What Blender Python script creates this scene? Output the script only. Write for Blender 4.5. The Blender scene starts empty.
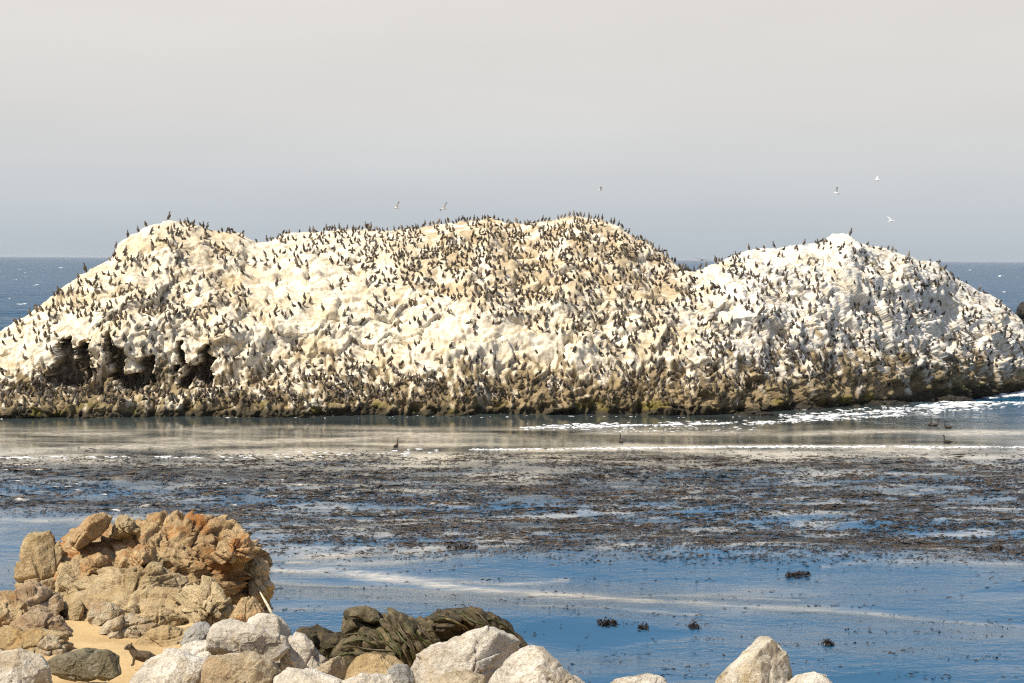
import bpy, math, random
import numpy as np
from mathutils import Vector, Matrix

SC = bpy.context.scene
COL = SC.collection
R = math.radians

# ------------------------------------------------------------------ camera
W, H, F = 1024.0, 683.0, 1700.0
CAM = np.array([0.0, 0.0, 11.0])
PITCH = math.atan((341.5 - 258.8) / F)
ROLL = R(0.31)
cd = bpy.data.cameras.new("camera")
cam = bpy.data.objects.new("camera", cd)
COL.objects.link(cam)
cd.sensor_width = 36.0
cd.lens = F / W * 36.0
cd.clip_start, cd.clip_end = 0.5, 60000.0
CR = Matrix.Rotation(math.pi / 2 - PITCH, 3, 'X') @ Matrix.Rotation(ROLL, 3, 'Z')
cam.matrix_world = Matrix.Translation(Vector(CAM)) @ CR.to_4x4()
SC.camera = cam
RM = np.array(CR)

# ------------------------------------------------------------------ light
SUN_AZ = (-0.78, -0.52)          # horizontal direction towards the sun (left, a little behind the viewer)
SUN_EL = R(54)
_l = math.hypot(*SUN_AZ)
sv = Vector((SUN_AZ[0] / _l * math.cos(SUN_EL), SUN_AZ[1] / _l * math.cos(SUN_EL), math.sin(SUN_EL)))
sd = bpy.data.lights.new("sun", 'SUN')
sd.energy, sd.angle, sd.color = 5.0, R(0.55), (1.0, 0.93, 0.80)
sun = bpy.data.objects.new("sun", sd)
COL.objects.link(sun)
sun.rotation_euler = sv.to_track_quat('Z', 'Y').to_euler()
sun.location = (-40, -20, 60)

wd = bpy.data.worlds.new("World")
SC.world = wd
wd.use_nodes = True
nt = wd.node_tree
nt.nodes.clear()
N = nt.nodes.new
L = nt.links.new
out = N('ShaderNodeOutputWorld')
bg = N('ShaderNodeBackground')
sky = N('ShaderNodeTexSky')
sky.sky_type = 'NISHITA'
sky.sun_disc = False
sky.sun_elevation = SUN_EL
sky.sun_rotation = math.atan2(SUN_AZ[0], SUN_AZ[1])
sky.air_density, sky.dust_density, sky.ozone_density = 1.0, 1.2, 1.6
SKY_S = 0.125
tc = N('ShaderNodeTexCoord')
sep = N('ShaderNodeSeparateXYZ')
L(tc.outputs['Generated'], sep.inputs[0])
# marine haze bank: blue-grey on the horizon, warm pale grey a few degrees up, clear blue sky high above
ramp = N('ShaderNodeValToRGB')
ramp.color_ramp.interpolation = 'B_SPLINE'
e = ramp.color_ramp.elements
e[0].position, e[0].color = 0.0, (0.385, 0.435, 0.480, 1)
e[1].position, e[1].color = 0.165, (0.640, 0.618, 0.596, 1)
for pos, c in ((0.025, (0.455, 0.495, 0.525, 1)), (0.055, (0.545, 0.558, 0.566, 1)), (0.10, (0.600, 0.586, 0.568, 1))):
    q = e.new(pos)
    q.color = c
L(sep.outputs['Z'], ramp.inputs['Fac'])
hz = N('ShaderNodeMapRange')
hz.interpolation_type = 'SMOOTHSTEP'
hz.inputs['From Min'].default_value, hz.inputs['From Max'].default_value = 0.15, 0.32
L(sep.outputs['Z'], hz.inputs['Value'])
vm = N('ShaderNodeVectorMath')
vm.operation = 'SCALE'
vm.inputs['Scale'].default_value = SKY_S
L(sky.outputs[0], vm.inputs[0])
mx = N('ShaderNodeMix')
mx.data_type = 'RGBA'
L(hz.outputs[0], mx.inputs['Factor'])
# faint uneven banks in the haze
mpw = N('ShaderNodeMapping')
mpw.inputs['Scale'].default_value = (1.0, 1.0, 5.0)
L(tc.outputs['Generated'], mpw.inputs['Vector'])
nzw = N('ShaderNodeTexNoise')
nzw.inputs['Scale'].default_value = 3.5
nzw.inputs['Detail'].default_value = 3.0
L(mpw.outputs[0], nzw.inputs['Vector'])
mrw = N('ShaderNodeMapRange')
mrw.inputs['To Min'].default_value, mrw.inputs['To Max'].default_value = 0.955, 1.045
mrw.inputs['From Min'].default_value, mrw.inputs['From Max'].default_value = 0.25, 0.75
L(nzw.outputs[0], mrw.inputs['Value'])
vmb = N('ShaderNodeVectorMath')
vmb.operation = 'SCALE'
L(ramp.outputs[0], vmb.inputs[0])
L(mrw.outputs[0], vmb.inputs['Scale'])
L(vmb.outputs[0], mx.inputs['A'])
L(vm.outputs[0], mx.inputs['B'])
L(mx.outputs['Result'], bg.inputs['Color'])
bg.inputs['Strength'].default_value = 1.0
L(bg.outputs[0], out.inputs['Surface'])

SC.render.engine = 'CYCLES'
SC.cycles.use_denoising = False
SC.cycles.pixel_filter_type = 'BLACKMAN_HARRIS'
SC.cycles.filter_width = 1.2
SC.cycles.max_bounces = 5
SC.cycles.diffuse_bounces = 3
SC.cycles.glossy_bounces = 3
SC.cycles.sample_clamp_indirect = 6
vs = SC.view_settings
vs.view_transform, vs.look, vs.exposure, vs.gamma = 'Standard', 'None', 0.25, 1.0
vs.use_curve_mapping = False


# ------------------------------------------------------------------ helpers
def ray(px, py):
    px, py = np.asarray(px, float), np.asarray(py, float)
    d = np.stack([(px - W / 2) / F, -(py - H / 2) / F, -np.ones_like(px)], -1)
    return d @ RM.T


def at(px, py, dist):
    """world point seen at this pixel, `dist` metres in front (along +y)"""
    r = ray(px, py)
    return CAM + r * (np.asarray(dist) / r[..., 1])[..., None]


def water_pt(px, py):
    r = ray(px, py)
    return CAM + r * (-CAM[2] / r[..., 2])[..., None]


def proj(P):
    q = (np.asarray(P, float) - CAM) @ RM
    return W / 2 - F * q[..., 0] / q[..., 2], H / 2 + F * q[..., 1] / q[..., 2]


def sstep(a, b, x):
    t = np.clip((x - a) / (b - a), 0, 1)
    return t * t * (3 - 2 * t)


_G = np.random.default_rng(5).normal(size=(256, 3))
_G /= np.linalg.norm(_G, axis=1)[:, None]
_PERM = np.random.default_rng(6).permutation(256)


def _hash(i, j, k):
    return _PERM[(_PERM[(_PERM[i & 255] + j) & 255] + k) & 255]


def noise(P):
    P = np.asarray(P, float)
    i = np.floor(P).astype(np.int64)
    f = P - i
    u = f * f * f * (f * (f * 6 - 15) + 10)
    res = 0
    for a in (0, 1):
        wa = u[:, 0] if a else 1 - u[:, 0]
        for b in (0, 1):
            wb = u[:, 1] if b else 1 - u[:, 1]
            for c in (0, 1):
                wc = u[:, 2] if c else 1 - u[:, 2]
                g = _G[_hash(i[:, 0] + a, i[:, 1] + b, i[:, 2] + c)]
                res = res + wa * wb * wc * ((f - (a, b, c)) * g).sum(1)
    return res * 1.5


def fbm(P, o=4, g=0.5, l=2.03):
    P = np.asarray(P, float)
    s, a = 0, 1
    for k in range(o):
        s = s + a * noise(P + 17.3 * k)
        P = P * l
        a *= g
    return s


def ridged(P, o=4, g=0.5):
    P = np.asarray(P, float)
    s, a = 0, 1
    for k in range(o):
        s = s + a * (1 - 2 * np.abs(noise(P + 9.1 * k)))
        P = P * 2.05
        a *= g
    return s


def worley(P):
    """F1, F2, id in [0,1)"""
    P = np.asarray(P, float)
    i = np.floor(P).astype(np.int64)
    f1 = np.full(len(P), 9.0)
    f2 = np.full(len(P), 9.0)
    idd = np.zeros(len(P))
    for a in (-1, 0, 1):
        for b in (-1, 0, 1):
            for c in (-1, 0, 1):
                h = _hash(i[:, 0] + a, i[:, 1] + b, i[:, 2] + c)
                o = np.stack([h / 256.0, _PERM[(h + 71) & 255] / 256.0, _PERM[(h + 153) & 255] / 256.0], 1)
                d = np.linalg.norm(i + (a, b, c) + o - P, axis=1)
                n = d < f1
                f2 = np.where(n, f1, np.minimum(f2, d))
                idd = np.where(n, _PERM[(h + 33) & 255] / 256.0, idd)
                f1 = np.where(n, d, f1)
    return f1, f2, idd


def facets(P):
    """angular break-up: every cell is a differently tilted plane; returns (tilt height, F2-F1, id)"""
    P = np.asarray(P, float)
    i = np.floor(P).astype(np.int64)
    f1 = np.full(len(P), 9.0)
    f2 = np.full(len(P), 9.0)
    hid = np.zeros(len(P), np.int64)
    vec = np.zeros_like(P)
    for a in (-1, 0, 1):
        for b in (-1, 0, 1):
            for c in (-1, 0, 1):
                h = _hash(i[:, 0] + a, i[:, 1] + b, i[:, 2] + c)
                o = np.stack([h / 256.0, _PERM[(h + 71) & 255] / 256.0, _PERM[(h + 153) & 255] / 256.0], 1)
                v = P - (i + (a, b, c) + o)
                d = np.sqrt((v * v).sum(1))
                n = d < f1
                f2 = np.where(n, f1, np.minimum(f2, d))
                hid = np.where(n, h, hid)
                vec = np.where(n[:, None], v, vec)
                f1 = np.where(n, d, f1)
    return (vec * _G[_PERM[(hid + 33) & 255]]).sum(1), f2 - f1, _PERM[(hid + 99) & 255] / 256.0


def mesh_np(name, V, Fc, smooth=True, cols=None, attrs=None):
    """V (n,3); Fc (m,3) or (m,4) int array"""
    V = np.asarray(V, np.float32)
    Fc = np.asarray(Fc, np.int32)
    k = Fc.shape[1]
    me = bpy.data.meshes.new(name)
    me.vertices.add(len(V))
    me.vertices.foreach_set('co', V.ravel())
    me.loops.add(Fc.size)
    me.loops.foreach_set('vertex_index', Fc.ravel())
    me.polygons.add(len(Fc))
    me.polygons.foreach_set('loop_start', np.arange(0, Fc.size, k, dtype=np.int32))
    if smooth:
        me.polygons.foreach_set('use_smooth', np.ones(len(Fc), bool))
    if cols is not None:
        ca = me.color_attributes.new('Col', 'FLOAT_COLOR', 'POINT')
        c = np.ones((len(V), 4), np.float32)
        c[:, :3] = cols
        ca.data.foreach_set('color', c.ravel())
    for nme, arr in (attrs or {}).items():
        at_ = me.attributes.new(nme, 'FLOAT', 'POINT')
        at_.data.foreach_set('value', np.asarray(arr, np.float32))
    me.update(calc_edges=True)
    me.validate()
    return me


def link(name, me, mat=None, parent=None, loc=None):
    o = bpy.data.objects.new(name, me)
    COL.objects.link(o)
    if me is not None and mat is not None and not me.materials:
        me.materials.append(mat)
    if parent is not None:
        o.parent = parent
    if loc is not None:
        o.location = loc
    return o


def tag(o, label=None, cat=None, group=None, kind=None):
    for k, v in (('label', label), ('category', cat), ('group', group), ('kind', kind)):
        if v:
            o[k] = v
    return o


def grid_faces(nu, nv):
    """verts laid out [v*nu + u]"""
    a = np.arange(nu * nv).reshape(nv, nu)
    return np.stack([a[:-1, :-1].ravel(), a[:-1, 1:].ravel(), a[1:, 1:].ravel(), a[1:, :-1].ravel()], 1)


_ico = {}


def ico(sub):
    if sub in _ico:
        return _ico[sub]
    import bmesh
    bm = bmesh.new()
    bmesh.ops.create_icosphere(bm, subdivisions=sub, radius=1)
    V = np.array([v.co[:] for v in bm.verts])
    Fc = np.array([[v.index for v in f.verts] for f in bm.faces])
    bm.free()
    _ico[sub] = (V / np.linalg.norm(V, axis=1)[:, None], Fc)
    return _ico[sub]


def hull2(pts):
    pts = sorted(map(tuple, pts))
    def half(ps):
        o = []
        for p in ps:
            while len(o) > 1 and (o[-1][0] - o[-2][0]) * (p[1] - o[-2][1]) - (o[-1][1] - o[-2][1]) * (p[0] - o[-2][0]) <= 0:
                o.pop()
            o.append(p)
        return o
    a, b = half(pts), half(pts[::-1])
    return np.array(a[:-1] + b[:-1])      # counter-clockwise


# ------------------------------------------------------------------ materials
def new_mat(name):
    m = bpy.data.materials.new(name)
    m.use_nodes = True
    t = m.node_tree
    b = t.nodes['Principled BSDF']
    return m, t, b


def nodes(t):
    return t.nodes.new, t.links.new


def noise_node(t, scale, detail=4, rough=0.6, vec=None, dist=0.0):
    n = t.nodes.new('ShaderNodeTexNoise')
    n.inputs['Scale'].default_value = scale
    n.inputs['Detail'].default_value = detail
    n.inputs['Roughness'].default_value = rough
    n.inputs['Distortion'].default_value = dist
    if vec is not None:
        t.links.new(vec, n.inputs['Vector'])
    return n


def ramp_node(t, fac, stops, interp='LINEAR'):
    r = t.nodes.new('ShaderNodeValToRGB')
    r.color_ramp.interpolation = interp
    el = r.color_ramp.elements
    while len(el) > 1:
        el.remove(el[-1])
    el[0].position = stops[0][0]
    el[0].color = (*stops[0][1], 1)
    for p, c in stops[1:]:
        q = el.new(p)
        q.color = (*c, 1)
    t.links.new(fac, r.inputs['Fac'])
    return r


def mix_node(t, fac, a, b, mode='MIX'):
    m = t.nodes.new('ShaderNodeMix')
    m.data_type = 'RGBA'
    m.blend_type = mode
    for sock, v in (('Factor', fac), ('A', a), ('B', b)):
        if isinstance(v, (int, float)):
            m.inputs[sock].default_value = v
        elif isinstance(v, tuple):
            m.inputs[sock].default_value = (*v, 1)
        else:
            t.links.new(v, m.inputs[sock])
    return m.outputs['Result']


def bump_node(t, height, strength, dist, prev=None):
    b = t.nodes.new('ShaderNodeBump')
    b.inputs['Strength'].default_value = strength
    b.inputs['Distance'].default_value = dist
    t.links.new(height, b.inputs['Height'])
    if prev is not None:
        t.links.new(prev, b.inputs['Normal'])
    return b.outputs[0]


def g3(v):
    return (v, v, v)


def rock_mat(name, base, light, stain, speck, sc=1.0, stain_amt=0.5, speck_amt=0.5, bump=0.85, rough=0.9, col_attr=False):
    """granite-like: pale/base patches, coloured stains, fine dark specks"""
    m, t, b = new_mat(name)
    geo = t.nodes.new('ShaderNodeNewGeometry')
    P = geo.outputs['Position']
    n1 = noise_node(t, 1.3 * sc, 5, 0.62, P)
    c = ramp_node(t, n1.outputs[0], [(0.36, base), (0.62, light)]).outputs[0]
    n2 = noise_node(t, 2.1 * sc, 5, 0.65, P, 0.6)
    mk = ramp_node(t, n2.outputs[0], [(0.50, g3(0)), (0.68, g3(stain_amt))]).outputs[0]
    c = mix_node(t, mk, c, stain)
    n3 = noise_node(t, 26 * sc, 3, 0.7, P)
    sk = ramp_node(t, n3.outputs[0], [(0.52, g3(0)), (0.70, g3(speck_amt))]).outputs[0]
    c = mix_node(t, sk, c, speck)
    n4 = noise_node(t, 7 * sc, 4, 0.7, P)
    c = mix_node(t, 0.55, c, ramp_node(t, n4.outputs[0], [(0.34, g3(0.40)), (0.62, g3(1.0))]).outputs[0], 'MULTIPLY')
    if col_attr:
        at_ = t.nodes.new('ShaderNodeAttribute')
        at_.attribute_name = 'Col'
        c = mix_node(t, 1.0, c, at_.outputs['Color'], 'MULTIPLY')
    t.links.new(c, b.inputs['Base Color'])
    b.inputs['Roughness'].default_value = rough
    b.inputs['Specular IOR Level'].default_value = 0.25
    nb = bump_node(t, noise_node(t, 14 * sc, 6, 0.7, P).outputs[0], bump, 0.11 / sc)
    t.links.new(nb, b.inputs['Normal'])
    return m


def flat_mat(name, col, rough=0.7, var=0.25, sc=8.0):
    m, t, b = new_mat(name)
    geo = t.nodes.new('ShaderNodeNewGeometry')
    n = noise_node(t, sc, 4, 0.6, geo.outputs['Position'])
    lo = tuple(x * (1 - var) for x in col)
    hi = tuple(min(1, x * (1 + var)) for x in col)
    t.links.new(ramp_node(t, n.outputs[0], [(0.35, lo), (0.65, hi)]).outputs[0], b.inputs['Base Color'])
    b.inputs['Roughness'].default_value = rough
    b.inputs['Specular IOR Level'].default_value = 0.3
    return m


def col_mat(name, rough=0.7, var=0.25, sc=30.0, spec=0.3):
    m, t, b = new_mat(name)
    a = t.nodes.new('ShaderNodeAttribute')
    a.attribute_name = 'Col'
    geo = t.nodes.new('ShaderNodeNewGeometry')
    n = noise_node(t, sc, 3, 0.6, geo.outputs['Position'])
    c = mix_node(t, 1.0, a.outputs['Color'], ramp_node(t, n.outputs[0], [(0.3, g3(1 - var)), (0.7, g3(1.0))]).outputs[0], 'MULTIPLY')
    t.links.new(c, b.inputs['Base Color'])
    b.inputs['Roughness'].default_value = rough
    b.inputs['Specular IOR Level'].default_value = spec
    return m


# ================================================================== SEA
SEA_D = np.concatenate([np.linspace(26, 60, 130)[:-1], np.linspace(60, 150, 210)[:-1], np.geomspace(150, 1200, 170)[:-1], np.geomspace(1200, 30000, 60)])


def open_water(X, Y):
    return np.clip(sstep(128, 165, Y) + sstep(18, 45, X - (Y - 100) * 0.12) * sstep(95, 135, Y), 0, 1)


def sea_z(X, Y, rowgap=None):
    """height of the water surface"""
    if rowgap is None:
        rowgap = np.interp(Y, SEA_D[:-1], np.diff(SEA_D))
    openw = open_water(X, Y)
    Z = 0 * X
    rg = np.random.default_rng(3)
    # sheltered cove: long low swell, a little small ripple
    for lam, amp, ang in ((13, .15, 255), (8.5, .05, 282), (5.2, .022, 240), (3.1, .009, 300), (2.2, .005, 262)):
        k = 2 * math.pi / lam
        ph = k * (X * math.cos(R(ang)) + Y * math.sin(R(ang))) + rg.uniform(0, 6.28) + 1.6 * noise(np.stack([X / 16, Y / 16, 0 * X + lam], 1))
        Z = Z + amp * np.sin(ph) * (1 - openw) * np.clip(lam / (3.2 * rowgap) - 1, 0, 1) * (0.45 + 0.9 * np.clip(noise(np.stack([X / 22, Y / 14, 0 * X + 3 * lam], 1)) + .5, 0, 1))
    Z = Z * (1 - .45 * sstep(62, 74, Y)) * (1 - .5 * sstep(85, 98, Y))      # the kelp and the rock damp the swell
    # open sea: wind chop
    for lam, amp, ang in ((38, .42, 262), (21, .26, 285), (12, .17, 250), (7.5, .10, 300), (4.5, .05, 235)):
        k = 2 * math.pi / lam
        ph = k * (X * math.cos(R(ang)) + Y * math.sin(R(ang))) + rg.uniform(0, 6.28) + 2.2 * noise(np.stack([X / 30, Y / 30, 0 * X + lam], 1))
        Z = Z + amp * (1 - 2 * np.abs(np.sin(ph / 2)) ** 0.8) * openw * np.clip(lam / (3.2 * rowgap) - 1, 0, 1)
    return Z


def on_sea(px, py):
    P = water_pt(px, py)
    P[:, 2] = sea_z(P[:, 0], P[:, 1])
    return P


def sea():
    d = SEA_D
    az = np.concatenate([np.radians(np.linspace(-50, -21, 30))[:-1], np.radians(np.linspace(-21, 21, 470))[:-1], np.radians(np.linspace(21, 50, 30))])
    D, A = np.meshgrid(d, az, indexing='ij')
    X, Y = (D * np.tan(A)).ravel(), D.ravel()
    P = np.stack([X, Y, 0 * X], 1)
    ppx, ppy = proj(P)
    openw = open_water(X, Y)
    P[:, 2] = sea_z(X, Y, np.interp(Y, SEA_D[:-1], np.diff(SEA_D)))
    # slicks: glassy streaks with the island's tan reflection painted into their colour
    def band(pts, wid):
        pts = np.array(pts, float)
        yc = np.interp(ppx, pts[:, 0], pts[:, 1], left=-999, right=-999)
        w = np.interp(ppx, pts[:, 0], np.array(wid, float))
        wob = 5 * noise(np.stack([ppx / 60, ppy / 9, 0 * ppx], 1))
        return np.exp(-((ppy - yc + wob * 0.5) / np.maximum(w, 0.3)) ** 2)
    reflection_tint = np.zeros_like(X)
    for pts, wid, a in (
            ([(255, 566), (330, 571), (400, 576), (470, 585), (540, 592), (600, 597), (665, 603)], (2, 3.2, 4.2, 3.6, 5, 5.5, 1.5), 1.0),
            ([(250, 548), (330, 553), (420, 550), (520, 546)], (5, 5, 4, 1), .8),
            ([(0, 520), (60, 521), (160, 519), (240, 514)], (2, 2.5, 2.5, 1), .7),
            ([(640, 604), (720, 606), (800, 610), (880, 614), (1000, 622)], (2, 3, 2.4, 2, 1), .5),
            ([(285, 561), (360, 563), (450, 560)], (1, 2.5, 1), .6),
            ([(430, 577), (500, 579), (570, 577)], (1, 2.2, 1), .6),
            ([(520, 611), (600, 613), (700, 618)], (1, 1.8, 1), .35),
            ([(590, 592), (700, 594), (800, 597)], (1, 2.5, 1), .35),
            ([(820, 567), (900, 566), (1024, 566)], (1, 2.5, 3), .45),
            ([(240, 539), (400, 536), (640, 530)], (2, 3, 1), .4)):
        reflection_tint = np.maximum(reflection_tint, a * band(pts, wid))
    reflection_tint *= np.clip(0.75 + 0.8 * noise(np.stack([ppx / 45, ppy / 2.2, 0 * ppx + 4], 1)), 0, 1)
    belt = sstep(424, 432, ppy) * sstep(475, 455, ppy) * (1 - openw)  # painted reflection goes on in the strip below the island
    reflection_tint = np.maximum(reflection_tint, (1 - .75 * sstep(434, 437, ppy) * sstep(446, 443, ppy) * sstep(380, 560, ppx)) * belt * np.clip(.6 + 1.1 * fbm(np.stack([ppx / 120, ppy / 5, 0 * ppx + 14], 1), 3), 0, 1))
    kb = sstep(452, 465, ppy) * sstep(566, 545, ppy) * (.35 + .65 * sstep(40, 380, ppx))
    reflection_tint = np.maximum(reflection_tint, kb * .62 * sstep(.0, .55, fbm(np.stack([ppx / 110, ppy / 5.5, 0 * ppx + 24], 1), 3)))
    calm = np.maximum(reflection_tint, kb * sstep(-.2, .4, noise(np.stack([ppx / 130, ppy / 11, 0 * ppx + 19], 1))))
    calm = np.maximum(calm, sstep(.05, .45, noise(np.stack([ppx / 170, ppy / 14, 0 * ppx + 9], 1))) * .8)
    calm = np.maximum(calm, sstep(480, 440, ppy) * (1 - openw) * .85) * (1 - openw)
    me = mesh_np('sea', P, grid_faces(len(az), len(d)), attrs={'reflection_tint': reflection_tint, 'calm': calm, 'openw': openw, 'shallow': sstep(505, 435, ppy) * (1 - openw)})
    m, t, b = new_mat('sea_water')
    n, l = nodes(t)
    def attr(k):
        a = n('ShaderNodeAttribute')
        a.attribute_name = k
        return a.outputs['Fac']
    geo = n('ShaderNodeNewGeometry')
    mp = n('ShaderNodeMapping')
    mp.inputs['Scale'].default_value = (0.55, 1.0, 1.0)
    l(geo.outputs['Position'], mp.inputs['Vector'])
    n1 = noise_node(t, 2.4, 3, 0.55, mp.outputs[0], 0.4)
    n2 = noise_node(t, 9.0, 3, 0.6, mp.outputs[0], 0.3)
    n3 = noise_node(t, 0.35, 4, 0.6, mp.outputs[0], 0.3)
    def mathn(op, a, bb, c=None):
        q = n('ShaderNodeMath')
        q.operation = op
        for i, v in enumerate((a, bb, c)):
            if v is None:
                continue
            if isinstance(v, (int, float)):
                q.inputs[i].default_value = v
            else:
                l(v, q.inputs[i])
        return q.outputs[0]
    rip = mathn('SUBTRACT', 1.0, mathn('MULTIPLY', attr('calm'), 0.95))
    h = mathn('ADD', mathn('MULTIPLY', n1.outputs[0], 0.048), mathn('MULTIPLY', n2.outputs[0], 0.014))
    h = mathn('MULTIPLY', h, rip)
    h = mathn('ADD', h, mathn('MULTIPLY', mathn('MULTIPLY', n3.outputs[0], attr('openw')), 1.8))
    bp = n('ShaderNodeBump')
    bp.inputs['Strength'].default_value = 1.0
    bp.inputs['Distance'].default_value = 1.0
    l(h, bp.inputs['Height'])
    l(bp.outputs[0], b.inputs['Normal'])
    deep = mix_node(t, attr('openw'), (0.031, 0.092, 0.160), (0.014, 0.066, 0.125))
    deep = mix_node(t, attr('shallow'), deep, (0.045, 0.058, 0.056))
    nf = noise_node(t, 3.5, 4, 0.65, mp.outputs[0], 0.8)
    ff = mathn('MULTIPLY', attr('reflection_tint'), ramp_node(t, nf.outputs[0], [(0.34, g3(0.25)), (0.60, g3(0.85))]).outputs[0])
    c = mix_node(t, ff, deep, (0.70, 0.62, 0.49))  # tan reflection of the island mixed into the water colour
    l(c, b.inputs['Base Color'])
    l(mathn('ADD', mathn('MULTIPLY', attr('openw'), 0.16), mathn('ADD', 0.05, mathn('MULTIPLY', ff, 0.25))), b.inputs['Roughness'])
    b.inputs['IOR'].default_value = 1.33
    l(mathn('SUBTRACT', 0.5, mathn('MULTIPLY', attr('openw'), 0.38)), b.inputs['Specular IOR Level'])
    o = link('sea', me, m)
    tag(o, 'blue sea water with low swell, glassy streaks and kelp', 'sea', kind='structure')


sea()


# ================================================================== GROUND
def ground_z(X, Y):
    right = np.where(Y > 13, 11 - 0.25 * Y - 0.22, 9.4 - (9.4 - 7.53) * Y / 13)
    right = right - 0.05 * np.clip(X - 3, 0, 20) * np.clip((Y - 10) / 10, 0, 1)
    left = np.interp(Y, [0, 13, 16.5, 18, 22.2, 24, 27, 30, 40, 60], [9.4, 7.33, 6.6, 6.5, 6.5, 5.6, 3.4, 1.2, -2.0, -4])
    pxg = 512 + X / np.maximum(Y, 1) * 1700
    w = sstep(255, 195, pxg)
    return np.maximum(right * (1 - w) + left * w, -1.5)


def ground():
    xs = np.concatenate([np.linspace(-45, -9, 30)[:-1], np.linspace(-9, 6, 190)[:-1], np.linspace(6, 45, 40)])
    ys = np.concatenate([np.linspace(-12, 13, 30)[:-1], np.linspace(13, 28, 190)[:-1], np.linspace(28, 56, 50)])
    Xg, Yg = np.meshgrid(xs, ys)
    X, Y = Xg.ravel(), Yg.ravel()
    Z = ground_z(X, Y)
    P = np.stack([X, Y, 0 * X], 1)
    Z = Z + 0.06 * fbm(P / 1.3, 4) + 0.018 * fbm(P / 0.22, 3)
    P[:, 2] = Z
    m, t, b = new_mat('sand')
    geo = t.nodes.new('ShaderNodeNewGeometry')
    n1 = noise_node(t, 1.6, 5, 0.6, geo.outputs['Position'])
    c = ramp_node(t, n1.outputs[0], [(0.3, (0.46, 0.305, 0.14)), (0.65, (0.62, 0.445, 0.225))]).outputs[0]
    n2 = noise_node(t, 60, 2, 0.7, geo.outputs['Position'])
    c = mix_node(t, 0.5, c, ramp_node(t, n2.outputs[0], [(0.35, g3(0.6)), (0.6, g3(1))]).outputs[0], 'MULTIPLY')
    t.links.new(c, b.inputs['Base Color'])
    b.inputs['Roughness'].default_value = 0.95
    b.inputs['Specular IOR Level'].default_value = 0.1
    t.links.new(bump_node(t, noise_node(t, 25, 5, 0.7, geo.outputs['Position']).outputs[0], 0.5, 0.03), b.inputs['Normal'])
    o = link('ground', mesh_np('ground', P, grid_faces(len(xs), len(ys))), m)
    tag(o, 'ochre sand shore sloping down to the water', 'ground', kind='structure')


ground()

# ================================================================== THE BIRD ROCK
TOP = np.array([(-150, 405), (-90, 378), (-40, 352), (0, 331), (30, 313), (60, 292), (80, 274), (100, 264), (114, 259), (122, 243), (135, 234), (150, 226),
                (170, 221), (190, 225), (215, 229), (240, 233), (255, 243), (270, 241), (285, 235), (320, 233), (360, 232), (400, 230), (430, 228),
                (460, 225), (490, 221), (520, 226), (545, 222), (570, 217), (600, 219), (620, 226), (640, 241), (660, 254), (680, 268), (694, 273),
                (712, 265), (730, 258), (750, 252), (790, 247), (822, 242), (833, 235), (848, 233), (860, 242), (885, 248), (910, 259), (935, 264),
                (950, 277), (975, 289), (1000, 304), (1024, 325), (1060, 348), (1110, 372), (1190, 398)], float)
FOOT = np.array([(-150, 420), (0, 418), (200, 416), (400, 415), (550, 415), (700, 414), (760, 412), (800, 409), (860, 405), (900, 400), (950, 393),
                 (1000, 388), (1024, 386), (1100, 383), (1190, 381)], float)
CAVES = [(70, 376, 24, 10), (66, 354, 9, 15), (82, 358, 9, 15), (108, 350, 6, 12), (118, 366, 8, 16), (130, 379, 12, 7), (145, 370, 8, 14), (178, 361, 5, 14), (188, 376, 12, 9), (204, 370, 10, 16)]


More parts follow.
